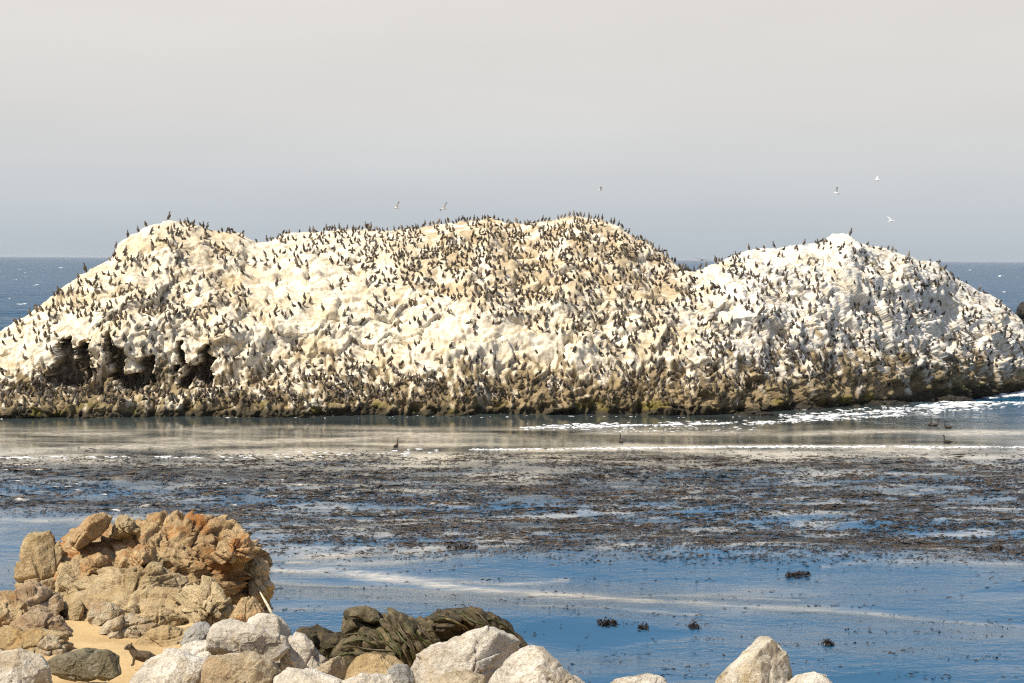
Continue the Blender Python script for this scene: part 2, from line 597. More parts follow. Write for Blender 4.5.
def bird_rock():
    px = np.arange(-150, 1190.1, 1.35)
    top = np.interp(px, TOP[:, 0], TOP[:, 1])
    foot = np.interp(px, FOOT[:, 0], FOOT[:, 1])
    A = water_pt(px, foot)
    depth = np.interp(px, [-150, -60, 60, 170, 400, 600, 690, 760, 850, 950, 1050, 1190], [5, 8, 13, 17, 19, 19, 13, 16, 17, 12, 9, 6])
    Bp = at(px, top, A[:, 1] + depth)
    nf, nb = 300, 46
    shelf = np.interp(px, [-150, 250, 330, 470, 1190], [1, 1, .75, .15, 0.05])
    tk = np.linspace(0, 1, 801)
    S1 = np.interp(tk, [0, .03, .06, .20, .25, .34, .52, .78, 1], [-.09, .05, .10, .135, .17, .46, .68, .89, 1])
    S0 = np.interp(tk, [0, .04, .10, .20, .35, .55, .80, 1], [-.09, .12, .27, .43, .61, .78, .93, 1])
    ker = np.ones(25) / 25
    S1, S0 = [np.convolve(np.pad(s, 12, mode='edge'), ker, 'valid') for s in (S1, S0)]
    arc = np.concatenate([[0], np.cumsum(np.hypot(np.diff(tk) * 16, np.diff((S1 + S0) / 2) * 14))])
    t = np.interp(np.linspace(0, arc[-1], nf), arc, tk)
    s = np.interp(t, tk, S1)[:, None] * shelf + np.interp(t, tk, S0)[:, None] * (1 - shelf)
    P = np.zeros((nf + nb, len(px), 3))
    for k in (0, 1):
        P[:nf, :, k] = A[:, k] + (Bp[:, k] - A[:, k]) * t[:, None]
    P[:nf, :, 2] = Bp[:, 2] * s
    tb = np.linspace(0, 1, nb + 1)[1:][:, None]
    P[nf:, :, 0] = Bp[:, 0] * (1 + 0.05 * tb)
    P[nf:, :, 1] = Bp[:, 1] + 14 * tb
    P[nf:, :, 2] = Bp[:, 2] * (1 - tb ** 1.8 * 1.15) + 0.0
    # normals of the smooth base form
    du = np.gradient(P, axis=1)
    dv = np.gradient(P, axis=0)
    Nn = np.cross(du, dv)
    Nn /= np.maximum(np.linalg.norm(Nn, axis=2), 1e-9)[..., None]
    V = P.reshape(-1, 3)
    Nn = Nn.reshape(-1, 3)
    tt = np.concatenate([t, np.ones(nb)])[:, None].repeat(len(px), 1).ravel()
    crest = 1 - 0.72 * sstep(.72, .97, tt) * (1 - sstep(0, .4, np.concatenate([np.zeros(nf), tb[:, 0]])[:, None].repeat(len(px), 1).ravel()))
    qx, qy = proj(V)
    z = V[:, 2]
    low = sstep(0.2, 1.2, z)
    warp = np.stack([noise(V / 3.1), noise(V / 3.1 + 7), noise(V / 3.1 + 13)], 1)
    U = V + warp * 0.7
    disp = 0.95 * fbm(V / 6.5, 3) * crest
    rg1 = ridged(U / (1.7, 1.7, 4.2), 4)
    steep = np.clip(1.1 - np.abs(Nn[:, 2]), 0, 1)
    disp += (0.36 * rg1 - .2) * (0.35 + 0.9 * steep) * crest
    ft, fe, cid = facets(U / (2.6, 2.6, 2.0))
    f1, f2 = 0, fe
    lowf = .55 + .45 * sstep(330, 385, qy)
    disp += ((cid - .5) * 0.20 + .66 * ft - 0.20 * sstep(.07, 0, f2 - f1)) * crest * (0.45 + steep * .6)
    ft, fe, cid2 = facets(U / (0.85, .85, .65) + 5)
    f1, f2 = 0, fe
    disp += ((cid2 - .5) * 0.08 + .30 * ft - 0.07 * sstep(.10, 0, f2 - f1)) * (.4 + .6 * crest) * lowf
    disp += 0.07 * fbm(V / 0.55, 3) * lowf
    foot_ = sstep(2.6, .6, z - np.interp(qx, [0, 300, 500, 760, 880, 1024], [-1, -1, 0, .6, 1.6, .8]))
    disp += (0.10 + .22 * foot_) * ridged(U / (.55, .6, 1.1) + 3, 3) * (.35 + .65 * sstep(.3, .8, steep)) - .06
    disp += (.045 + .09 * foot_) * ridged(V / .30, 3)
    # the right-hand hump is cut by long slanting ribs
    rr = sstep(880, 930, qx) * sstep(260, 300, qy)
    sl = (V[:, 0] * 0.75 + V[:, 2] * 0.75) / .55
    disp += rr * .34 * noise(np.stack([sl, V[:, 2] / 5, V[:, 1] / 4], 1))
    # lower foot is broken and knobbly
    disp += (1 - low) * .22 * noise(V / .8)
    Vd = V + Nn * disp[:, None]
    # hollows in the cliff
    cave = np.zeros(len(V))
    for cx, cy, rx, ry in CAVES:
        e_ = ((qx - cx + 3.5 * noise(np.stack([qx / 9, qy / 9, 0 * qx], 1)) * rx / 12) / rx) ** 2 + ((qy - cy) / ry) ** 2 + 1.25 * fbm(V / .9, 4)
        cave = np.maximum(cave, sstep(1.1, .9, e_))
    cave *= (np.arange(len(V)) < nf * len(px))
    Vd[:, 1] += cave * 2.3
    # ---------------- pigments, and the shade of the hollows
    z = Vd[:, 2]
    zb = np.interp(qx, [-150, 0, 250, 330, 430, 520, 650, 760, 830, 880, 920, 1024, 1190], [2.2, 2.2, 2.1, 2.1, 2.4, 2.9, 3.1, 3.2, 3.7, 3.5, 2.2, 1.9, 1.9])
    st = noise(np.stack([U[:, 0] / .42, U[:, 1] / .7, U[:, 2] / 3.4], 1)) * 1.0 + .7 * noise(np.stack([U[:, 0] / 1.5, U[:, 1] / 1.5, U[:, 2] / 4], 1)) + .35 * fbm(V / .5, 2)
    st2 = noise(np.stack([(U[:, 0] + .35 * U[:, 2]) / .26, U[:, 1] / .6, U[:, 2] / 2.2], 1))
    g = sstep(-.8, .9, z - zb + 2.5 * st + 2.4 * st2)
    right = sstep(660, 760, qx)
    white = np.array((.81, .725, .575))[None] * (1 - right[:, None]) + np.array((.82, .77, .68))[None] * right[:, None]
    och = sstep(.02, .55, fbm(U / (3.2, 3.2, 2.2) + 31, 4)) * (.72 - .35 * right)
    c = white * (1 - och[:, None]) + np.array((.70, .565, .365)) * och[:, None]
    # trampled nesting ground on the middle hump
    nest = np.maximum(sstep(330, 450, qx) * sstep(725, 660, qx) * sstep(325, 285, qy), .5 * sstep(330, 300, qy) * sstep(300, 230, qx)) * sstep(-.35, .25, fbm(V / 1.4 + 3, 3))
    c = c * (1 - .8 * nest[:, None]) + np.array((.42, .315, .18)) * .8 * nest[:, None]
    dirt = sstep(.1, .6, fbm(V / .9 + 51, 4)) * .5
    c = c * (1 - dirt[:, None]) + np.array((.52, .41, .26)) * dirt[:, None]
    crk = np.maximum(sstep(.12, 0, f2 - f1) * .4, sstep(.35, .75, -ridged(U / (.55, .6, 1.1) + 3, 3)) * .45)
    c = c * (1 - crk[:, None]) + np.array((.42, .33, .2)) * crk[:, None]
    drip = sstep(.1, .6, st2 + .5 * st) * (.25 + .4 * steep) * sstep(240, 300, qy)
    c = c * (1 - drip[:, None]) + np.array((.50, .43, .33)) * drip[:, None]
    brown = np.array((.235, .178, .10))[None] * (1 + .6 * fbm(V / .9 + 11, 4))[:, None]
    brown = np.clip(brown, .05, .6)
    c = c * g[:, None] + brown * (1 - g[:, None])
    cave_shade = np.clip(cave * 1.25, 0, 1) * (.75 + .25 * sstep(-.35, .25, noise(np.stack([V[:, 0] / .35, V[:, 1], V[:, 2] / 2], 1))))
    c = c * (1 - .92 * cave_shade[:, None]) + np.array((.05, .042, .032)) * .92 * cave_shade[:, None]  # shadow inside the hollows painted as near-black brown
    wet = sstep(.75, .28, z + .35 * noise(V / .7))
    c = c * (1 - wet[:, None]) + np.array((.055, .045, .028)) * wet[:, None]
    alg = sstep(.15, .5, noise(V / 1.1 + 71) + .25 * noise(V / .3)) * sstep(1.25, .7, z) * sstep(.12, .35, z)
    c = c * (1 - .75 * alg[:, None]) + np.array((.155, .125, .025)) * .75 * alg[:, None]
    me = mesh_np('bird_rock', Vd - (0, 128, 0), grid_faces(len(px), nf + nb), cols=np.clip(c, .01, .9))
    m, tr, b = new_mat('guano_rock')
    a = tr.nodes.new('ShaderNodeAttribute')
    a.attribute_name = 'Col'
    geo = tr.nodes.new('ShaderNodeNewGeometry')
    n1 = noise_node(tr, 3.5, 5, 0.7, geo.outputs['Position'])
    cc = mix_node(tr, 1.0, a.outputs['Color'], ramp_node(tr, n1.outputs[0], [(0.3, (.72, .68, .60)), (0.55, (1, 1, 1))]).outputs[0], 'MULTIPLY')
    tr.links.new(cc, b.inputs['Base Color'])
    b.inputs['Roughness'].default_value = 0.9
    b.inputs['Specular IOR Level'].default_value = 0.15
    tr.links.new(bump_node(tr, noise_node(tr, 4, 6, 0.7, geo.outputs['Position']).outputs[0], 0.45, 0.10), b.inputs['Normal'])
    o = link('sea_rock', me, m, loc=(0, 128, 0))
    tag(o, 'huge white guano-covered rock island crowded with dark cormorants', 'sea rock')
    return o


ROCK = bird_rock()
ROCKS = []      # foreground rocks are appended here


# ================================================================== BOULDERS
def gauge(planes, hs, sub, p, squash):
    D, Fc = ico(sub)
    D = D * squash
    D = D / np.linalg.norm(D, axis=1)[:, None]
    q = np.maximum(D @ np.array(planes).T, 0) / np.array(hs)
    qm = q.max(1)
    r = 1.0 / (qm * ((q / qm[:, None]) ** p).sum(1) ** (1.0 / p))
    return D * r[:, None], Fc, D


def boulder_mesh(name, outline, d, depth=0.8, sub=6, p=80, seed=0, fronts=None, rough=1.0, cracks=0.0, crack_sc=2.2, tilt=(0.05, 0.5), base=None, shape=None, cols=None, chips=6):
    """a convex rock whose front view fills the pixel outline at distance d; fronts = [(normal, fraction of half depth)]"""
    rg = np.random.default_rng(seed)
    o = np.array(outline, float)
    P3 = at(o[:, 0], o[:, 1], d)
    h2 = hull2(P3[:, [0, 2]])
    c = np.array([(h2[:, 0].min() + h2[:, 0].max()) / 2, d, (h2[:, 1].min() + h2[:, 1].max()) / 2])
    wid, hei = np.ptp(h2[:, 0]), np.ptp(h2[:, 1])
    dy = depth * min(wid, hei * 1.6) / 2
    pl, hs = [], []
    for i in range(len(h2)):
        a, b2 = h2[i], h2[(i + 1) % len(h2)]
        ed = b2 - a
        if np.hypot(*ed) < 1e-6:
            continue
        n2 = np.array([ed[1], -ed[0]]) / np.hypot(*ed)
        vw = (c - CAM) / (c - CAM)[1]
        for tl in (-rg.uniform(.1, tilt[1] + .1), -(n2[0] * vw[0] + n2[1] * vw[2])):
            n = np.array([n2[0], tl, n2[1]])
            n /= np.linalg.norm(n)
            pl.append(n)
            hs.append(max(n @ (np.array([a[0], d, a[1]]) - c), 0.02))
    if fronts is None:
        fronts = [((rg.uniform(-.5, .5), -1, rg.uniform(0.1, .7)), rg.uniform(.7, .95)) for _ in range(3)]
    for n, fr in fronts:
        n = np.array(n, float)
        n /= np.linalg.norm(n)
        pl.append(n)
        hs.append(dy * fr * .74)
    pl.append(np.array((0, 1, 0)))
    hs.append(dy)
    size = (wid + hei) / 2
    V0, _, _ = gauge(pl, hs, 3, p, np.array([wid / 2, dy, hei / 2]) / max(wid, hei))
    for _ in range(chips):
        n = rg.normal(size=3)
        n[1] = -abs(n[1])
        n /= np.linalg.norm(n)
        pl.append(n)
        hs.append((V0 @ n).max() * rg.uniform(.66, .88))
    V, Fc, D = gauge(pl, hs, sub, p, np.array([wid / 2, dy, hei / 2]) / max(wid, hei))
    Wp = V + c
    dn = size * (0.016 * fbm(Wp / (size * .42) + seed, 3) + 0.011 * ridged(Wp / (size * .16) + seed, 3)) * rough
    ft, fe, cid = facets((Wp + .03 * np.stack([noise(Wp * 4), noise(Wp * 4 + 5), noise(Wp * 4 + 9)], 1)) / (size * .36) + seed)
    dn += rough * size * (.016 * (cid - .5) + .055 * ft - .010 * sstep(.05, 0, fe))
    ft, fe, cid = facets(Wp / (size * .13) + seed)
    dn += rough * size * .014 * ft
    if cracks:
        f1, f2, cid = worley((Wp + .12 * np.stack([noise(Wp * 2), noise(Wp * 2 + 5), noise(Wp * 2 + 9)], 1)) * crack_sc + seed)
        dn += cracks * size * (0.05 * (cid - .5) - 0.045 * sstep(.12, 0, f2 - f1))
    Wp = Wp + D * dn[:, None]
    if shape:
        Wp = shape(Wp, D, c, size)
    base = np.array(base if base is not None else (c[0], c[1], c[2] - hei / 2))
    cc = cols(Wp, c) if cols else None
    return mesh_np(name, Wp - base, Fc, cols=cc), base, Wp


M_WHITE = rock_mat('pale_granite', (.56, .485, .375), (.86, .785, .655), (.52, .38, .20), (.20, .16, .11), 1.6, .6, .6)
M_GREY = rock_mat('grey_granite', (.34, .32, .28), (.52, .50, .45), (.36, .29, .18), (.14, .13, .11), 1.8, .5, .6)
M_OLIVE = rock_mat('olive_grey_stone', (.17, .14, .085), (.32, .275, .175), (.55, .50, .40), (.09, .075, .045), 2.2, .4, .5)
M_TAN = rock_mat('tan_granite', (.44, .335, .20), (.66, .55, .38), (.44, .25, .10), (.18, .13, .07), 1.6, .6, .6)
M_YEL = rock_mat('ochre_stone', (.46, .325, .155), (.64, .485, .28), (.46, .26, .09), (.25, .17, .07), 1.6, .5, .5)
M_RUST = rock_mat('rusty_sandstone', (.44, .275, .125), (.70, .515, .28), (.50, .205, .055), (.12, .08, .04), 1.2, .95, .65)
M_LICH = rock_mat('lichened_sandstone', (.44, .315, .16), (.68, .53, .31), (.34, .235, .10), (.13, .10, .05), 1.6, .65, .6)
M_PINK = rock_mat('pink_stone', (.36, .25, .145), (.58, .44, .28), (.40, .22, .10), (.14, .11, .08), 1.8, .6, .6)

M_LIME = rock_mat('lichened_pale_granite', (.50, .42, .29), (.80, .73, .60), (.50, .36, .14), (.20, .15, .08), 2.4, .65, .6)
BOULDERS = [
    # name outline d material label  options
    ([(-25, 715), (-25, 668), (0, 652), (22, 650), (42, 656), (50, 668), (52, 715)], 16.2, M_WHITE, 'smooth white boulder at the bottom left corner', dict(fronts=[((-.2, -1, .9), .8), ((.75, -1, .1), .85)], seed=2)),
    ([(43, 664), (58, 656), (84, 648), (99, 650), (103, 676), (86, 681), (60, 678), (46, 672)], 17.2, M_OLIVE, 'low olive-grey slab with whitish top edge before the sand', dict(fronts=[((-.1, -1, .12), .6)], seed=3, tilt=(0.02, .15))),
    ([(88, 660), (96, 650), (108, 650), (119, 657), (120, 674), (104, 682), (90, 680)], 16.9, M_OLIVE, 'upright olive-grey block beside the squirrel', dict(fronts=[((.12, -1, .05), .7)], seed=4, tilt=(0.02, .15))),
    ([(118, 720), (130, 678), (146, 662), (160, 655), (178, 652), (200, 658), (218, 668), (226, 720)], 16.3, M_WHITE, 'broad white granite boulder that the squirrel sits behind', dict(fronts=[((-.35, -1, 1.1), .75), ((.3, -1, .5), .8)], seed=5)),
    ([(181, 644), (186, 632), (196, 623), (208, 622), (212, 632), (209, 646), (190, 650)], 18.2, M_GREY, 'small blue-grey stone at the edge of the sand', dict(seed=6)),
    ([(150, 690), (165, 662), (185, 645), (210, 640), (230, 655), (232, 690)], 17.3, M_WHITE, 'pale rubble boulder behind the tan speckled boulder', dict(seed=7, fronts=[((-.2, -1, 1.0), .7)])),
    ([(240, 660), (243, 632), (252, 617), (262, 613), (276, 615), (286, 626), (296, 646), (302, 708), (250, 708)], 17.6, M_WHITE, 'tall chalky white boulder with a dark notch', dict(seed=8, fronts=[((-.1, -1, .5), .8), ((.6, -1, .5), .9)], cracks=.7)),
    ([(207, 650), (207, 637), (214, 624), (232, 619), (252, 630), (270, 640), (286, 637), (289, 648), (276, 661), (252, 654), (228, 660)], 16.9, M_WHITE, 'flat-topped white slab with shaded grey underside', dict(seed=9, depth=1.1, fronts=[((.05, -1, -.12), .55), ((0, -.55, 1), .62)], tilt=(.02, .2))),
    ([(202, 715), (203, 668), (212, 657), (232, 654), (255, 654), (272, 661), (281, 672), (281, 715)], 15.8, M_TAN, 'tan speckled boulder at the bottom edge below the white slab', dict(seed=10, fronts=[((-.05, -1, .35), .8), ((.55, -1, .2), .95)])),
    ([(274, 710), (284, 648), (296, 634), (304, 636), (314, 650), (326, 662), (334, 710)], 17.2, M_WHITE, 'crumbling pale boulder sloping towards the dark weedy rocks', dict(seed=11, cracks=1.0, crack_sc=3.5)),
    ([(310, 676), (316, 667), (338, 656), (346, 658), (346, 672), (338, 681), (320, 681)], 16.4, M_TAN, 'small wedge-shaped stone with a shaded brown end', dict(seed=12, fronts=[((-.7, -1, .8), .5), ((.95, -.75, -.05), .62)], tilt=(.02, .2))),
    ([(344, 682), (347, 662), (356, 655), (372, 654), (394, 659), (406, 668), (408, 712), (344, 712)], 16.9, M_YEL, 'yellow-ochre boulder in front of the dark weedy rock', dict(seed=13, fronts=[((-.1, -1, .9), .7), ((.1, -1, .2), .9)])),
    ([(268, 720), (274, 676), (290, 668), (318, 672), (345, 682), (352, 720)], 15.5, M_WHITE, 'low white boulder below the wedge-shaped stone', dict(seed=14, fronts=[((-.1, -1, 1.2), .7)])),
    ([(338, 720), (344, 682), (362, 674), (388, 676), (404, 688), (406, 720)], 15.3, M_WHITE, 'low pale boulder below the yellow-ochre boulder', dict(seed=15, fronts=[((.1, -1, .9), .8)])),
    ([(384, 712), (388, 672), (398, 664), (410, 664), (414, 675), (414, 712)], 16.4, M_GREY, 'small grey stone between the yellow-ochre and the big pale boulder', dict(seed=16)),
    ([(400, 720), (404, 678), (416, 656), (434, 646), (452, 641), (472, 636), (490, 629), (504, 633), (520, 645), (528, 656), (522, 680), (500, 720)], 16.5, M_WHITE, 'largest pale boulder at the bottom with a dark shaded facet', dict(seed=17, sub=6, fronts=[((-.55, -1, .75), .62), ((.8, -1, -.05), .58), ((0, -1, .3), .86)], cracks=.35)),
    ([(430, 720), (434, 684), (446, 674), (466, 670), (484, 678), (490, 720)], 15.4, M_TAN, 'tan boulder at the bottom edge below the largest pale boulder', dict(seed=18)),
    ([(470, 720), (484, 690), (502, 666), (516, 652), (530, 648), (546, 653), (560, 663), (576, 677), (596, 694), (606, 720)], 15.6, M_WHITE, 'smooth white boulder sloping down to the right with ochre edge', dict(seed=19, sub=6, fronts=[((-.45, -1, .9), .72), ((.4, -1, .8), .8)])),
    ([(700, 730), (712, 686), (728, 668), (746, 649), (757, 638), (768, 636), (779, 644), (787, 658), (790, 680), (792, 730)], 15.0, M_LIME, 'peaked lichen-flecked boulder standing alone against the water', dict(seed=20, sub=6, fronts=[((-.25, -1, .35), .75), ((.7, -1, .3), .9)])),
    ([(600, 725), (608, 686), (620, 679), (640, 675), (656, 677), (668, 685), (676, 725)], 14.6, M_WHITE, 'low rounded boulder top right of the ochre-edged white boulder', dict(seed=21)),
    ([(776, 725), (786, 686), (796, 676), (812, 673), (826, 677), (836, 688), (842, 725)], 14.8, M_WHITE, 'small pale boulder top at the foot of the peaked boulder', dict(seed=22)),
    ([(226, 628), (232, 612), (239, 600), (248, 597), (258, 604), (264, 616), (264, 660), (232, 664)], 18.2, M_RUST, 'small knobbly rust and grey stone behind the chalky boulder', dict(seed=23, cracks=1.2, crack_sc=5)),
]
for k, (ol, d, mat, lab, kw) in enumerate(BOULDERS):
    me, base, Wp = boulder_mesh('boulder', ol, d, **kw)
    o = link('boulder', me, mat, loc=base)
    tag(o, lab, 'boulder', 'boulders along the shore')
    ROCKS.append(o)

# ---- the big rusty outcrop: bedrock with separate blocks
OUT_D = 23.4
base_out = Vector((float(at(150, 600, OUT_D)[0]), OUT_D, 6.45))
outc = link('rock_outcrop', None, loc=base_out)
tag(outc, 'large fractured rust-coloured rock outcrop standing on sand at left', 'rock outcrop')


def strata(amp=1.0, dip=-33, sc=1.0, fine=1.0):
    """joints dipping to one side cut the rock into uneven blocks"""
    def f(V, D, c, size):
        a = R(dip)
        x = V[:, 0] * math.cos(a) + V[:, 2] * math.sin(a)
        z = -V[:, 0] * math.sin(a) + V[:, 2] * math.cos(a)
        w = np.stack([noise(V * 1.7), noise(V * 1.7 + 5), noise(V * 1.7 + 9)], 1)
        Q = (np.stack([x, V[:, 1] * .9, z], 1) + .10 * w) / sc
        px_, py_ = proj(V)
        fr = .3 + .9 * sstep(130, 200, px_)            # the right part is more broken
        # long bedding joints with cross joints between them
        lay = Q[:, 2] / .33
        iz = np.floor(lay)
        hx = np.sin(iz * 12.9898) * 43758.5453
        hx = hx - np.floor(hx)
        cx_ = Q[:, 0] / (.55 + .5 * hx) + 7 * hx
        ix = np.floor(cx_)
        hh = np.sin(iz * 78.233 + ix * 37.719) * 43758.5453
        hh = hh - np.floor(hh)
        ez = np.minimum(lay - iz, 1 - lay + iz) * .33
        ex = np.minimum(cx_ - ix, 1 - cx_ + ix) * .6
        ed = np.minimum(ez, ex * 1.2)
        dn = amp * sc * (.13 * (hh - .5) - .09 * sstep(.03, 0, ed))
        ft, fe, cid = facets(Q / (.55, .5, .4) + 3)
        dn += amp * sc * (.16 * ft - .03 * sstep(.05, 0, fe))
        ft, fe, cid = facets(Q / (.24, .26, .13) + 8)
        dn += amp * sc * fine * (.05 * (cid - .5) + .07 * ft - .045 * sstep(.09, 0, fe)) * fr
        dn += .012 * fbm(V / .12, 3)
        return V + D * dn[:, None]
    return f


def out_part(name, ol, d, mat, **kw):
    me, base, Wp = boulder_mesh(name, ol, d, base=tuple(base_out), **kw)
    o = link(name, me, mat, outc)
    ROCKS.append(o)
    return o


out_part('bedrock', [(46, 660), (50, 590), (56, 548), (66, 530), (100, 525), (138, 520), (162, 517), (186, 516), (208, 520), (226, 528), (241, 536), (253, 547), (263, 564), (266, 592), (260, 650)],
         23.2, M_RUST, sub=7, p=40, seed=41, depth=.95, fronts=[((-.3, -1, .85), 1.02), ((.10, -1, .55), 1.12), ((.5, -1, -.25), 1.0)], rough=1.0, chips=3, shape=strata(.95))
out_part('right_shoulder', [(232, 690), (236, 575), (244, 556), (255, 556), (265, 568), (270, 586), (271, 610), (267, 690)], 23.4, M_LICH, sub=6, seed=42,
         fronts=[((-.1, -1, .1), .8)], depth=1.4, shape=strata(1.0, -60, .8))
ST = strata
for ol, d, mt, kw in (
    ([(20, 640), (20, 566), (22, 546), (30, 533), (40, 528), (51, 531), (56, 542), (57, 560), (64, 571), (66, 600), (60, 640)], 22.4, M_LICH, dict(sub=6, seed=43, fronts=[((-.2, -1, .15), .8), ((.5, -1, .3), .9)], shape=ST(.8, -70, .9, .8))),
    ([(66, 548), (74, 530), (89, 515), (103, 513), (113, 517), (108, 528), (98, 538), (82, 548)], 22.6, M_RUST, dict(sub=6, seed=44, fronts=[((-.55, -1, .6), .5), ((.95, -.8, -.05), .42)], tilt=(.02, .2), depth=1.4, shape=ST(.25))),
    ([(108, 540), (116, 517), (126, 516), (134, 521), (138, 540)], 22.9, M_LICH, dict(sub=6, seed=45, depth=1.4, shape=ST(.6))),
    ([(58, 600), (58, 572), (66, 561), (76, 564), (83, 576), (84, 600)], 21.9, M_LICH, dict(sub=6, seed=46, depth=1.2, shape=ST(.6))),
    ([(76, 588), (84, 560), (98, 552), (110, 556), (114, 570), (108, 588)], 22.0, M_RUST, dict(sub=6, seed=47, depth=1.3, chips=2, shape=ST(.5))),
    ([(106, 586), (116, 556), (136, 546), (156, 546), (164, 562), (150, 588)], 22.0, M_RUST, dict(sub=6, seed=48, depth=1.2, chips=2, shape=ST(.6))),
    ([(40, 640), (52, 598), (90, 592), (150, 590), (200, 598), (232, 612), (238, 648), (140, 646)], 21.3, M_YEL, dict(sub=6, seed=67, depth=.9, chips=2, fronts=[((-.1, -1, 1.3), 1.0), ((0, -1, .5), 1.2)], shape=ST(.5, -8))),
    ([(54, 620), (62, 592), (78, 578), (108, 571), (150, 570), (178, 578), (198, 594), (206, 622), (120, 630)], 21.6, M_LICH, dict(sub=7, seed=49, depth=.95, fronts=[((-.2, -1, .9), .7), ((.1, -1, .15), .92)], shape=ST(.75, -12, 1.1))),
    ([(83, 624), (84, 607), (95, 602), (112, 603), (124, 612), (118, 622), (100, 630)], 20.7, M_TAN, dict(sub=6, seed=50, depth=1.1, fronts=[((-.1, -1, .9), .6), ((0, -1, -.25), .85)])),
    ([(66, 620), (69, 606), (77, 597), (84, 606), (83, 619), (74, 624)], 20.9, M_LICH, dict(seed=51, depth=1.1)),
    ([(134, 624), (140, 608), (152, 606), (168, 610), (186, 620), (176, 632), (150, 632)], 20.5, M_YEL, dict(sub=6, seed=52, depth=1.1, shape=ST(.4, -10))),
    ([(92, 640), (106, 620), (124, 613), (142, 614), (160, 626), (156, 642)], 20.2, M_TAN, dict(sub=6, seed=53, depth=1.1, shape=ST(.5, 10))),
    ([(116, 660), (140, 636), (165, 627), (190, 629), (210, 640), (206, 664), (150, 668)], 19.7, M_YEL, dict(sub=6, seed=54, depth=.9, fronts=[((-.2, -1, 1.3), .6)], shape=ST(.45, 5))),
    ([(172, 630), (178, 596), (192, 584), (210, 589), (228, 604), (242, 622), (214, 640), (184, 638)], 20.9, M_LICH, dict(sub=6, seed=55, shape=ST(1.0, -35, .8, 1.3))),
    ([(-2, 645), (2, 604), (12, 595), (32, 588), (56, 590), (63, 610), (66, 645)], 20.8, M_PINK, dict(sub=6, seed=56, fronts=[((.1, -1, .1), .8), ((-.6, -1, .5), .85)], shape=ST(.8, 5))),
    ([(-44, 655), (-34, 612), (-10, 600), (10, 599), (26, 610), (34, 655)], 20.4, M_RUST, dict(sub=6, seed=57, shape=ST(.8, 0))),
    ([(6, 650), (14, 616), (36, 611), (60, 618), (72, 634), (74, 650)], 20.0, M_PINK, dict(sub=6, seed=58, shape=ST(.6, 5))),
    ([(-34, 675), (-20, 634), (6, 624), (34, 626), (58, 632), (70, 645), (70, 675)], 19.1, M_YEL, dict(sub=6, seed=59, depth=.8, fronts=[((-.1, -1, 1.2), .7)], shape=ST(.6, 0))),
    ([(30, 670), (34, 644), (48, 634), (60, 636), (66, 648), (64, 670)], 18.9, M_TAN, dict(sub=6, seed=65, depth=.9, shape=ST(.5, 0))),
    ([(244, 600), (249, 564), (259, 559), (268, 569), (272, 586), (268, 600)], 22.9, M_LICH, dict(sub=6, seed=60, depth=1.1, shape=ST(.6, -50, .8))),
    ([(216, 558), (226, 534), (242, 532), (254, 546), (252, 560), (232, 564)], 22.6, M_RUST, dict(sub=6, seed=63, depth=1.2, shape=ST(.8))),
):
    out_part('block', ol, d, mt, **kw)


# ---- the dark, ropey, weed-covered rocks by the water
def ropes(cpx, cpy, lam, amp):
    def f(V, D, c, size):
        q = at(cpx, cpy, c[1])
        w = .30 * noise(V / .5) + .12 * noise(V / .17)
        r = np.hypot(V[:, 0] - q[0], V[:, 2] - q[2]) + w * .35
        s = np.abs(np.sin(math.pi * r / lam)) ** .5
        return V + D * (2.2 * amp * (s - .6) * np.clip(.8 + .8 * noise(V / .4 + 4), .2, 2))[:, None] + D * (.02 * fbm(V / .12, 3))[:, None]
    return f


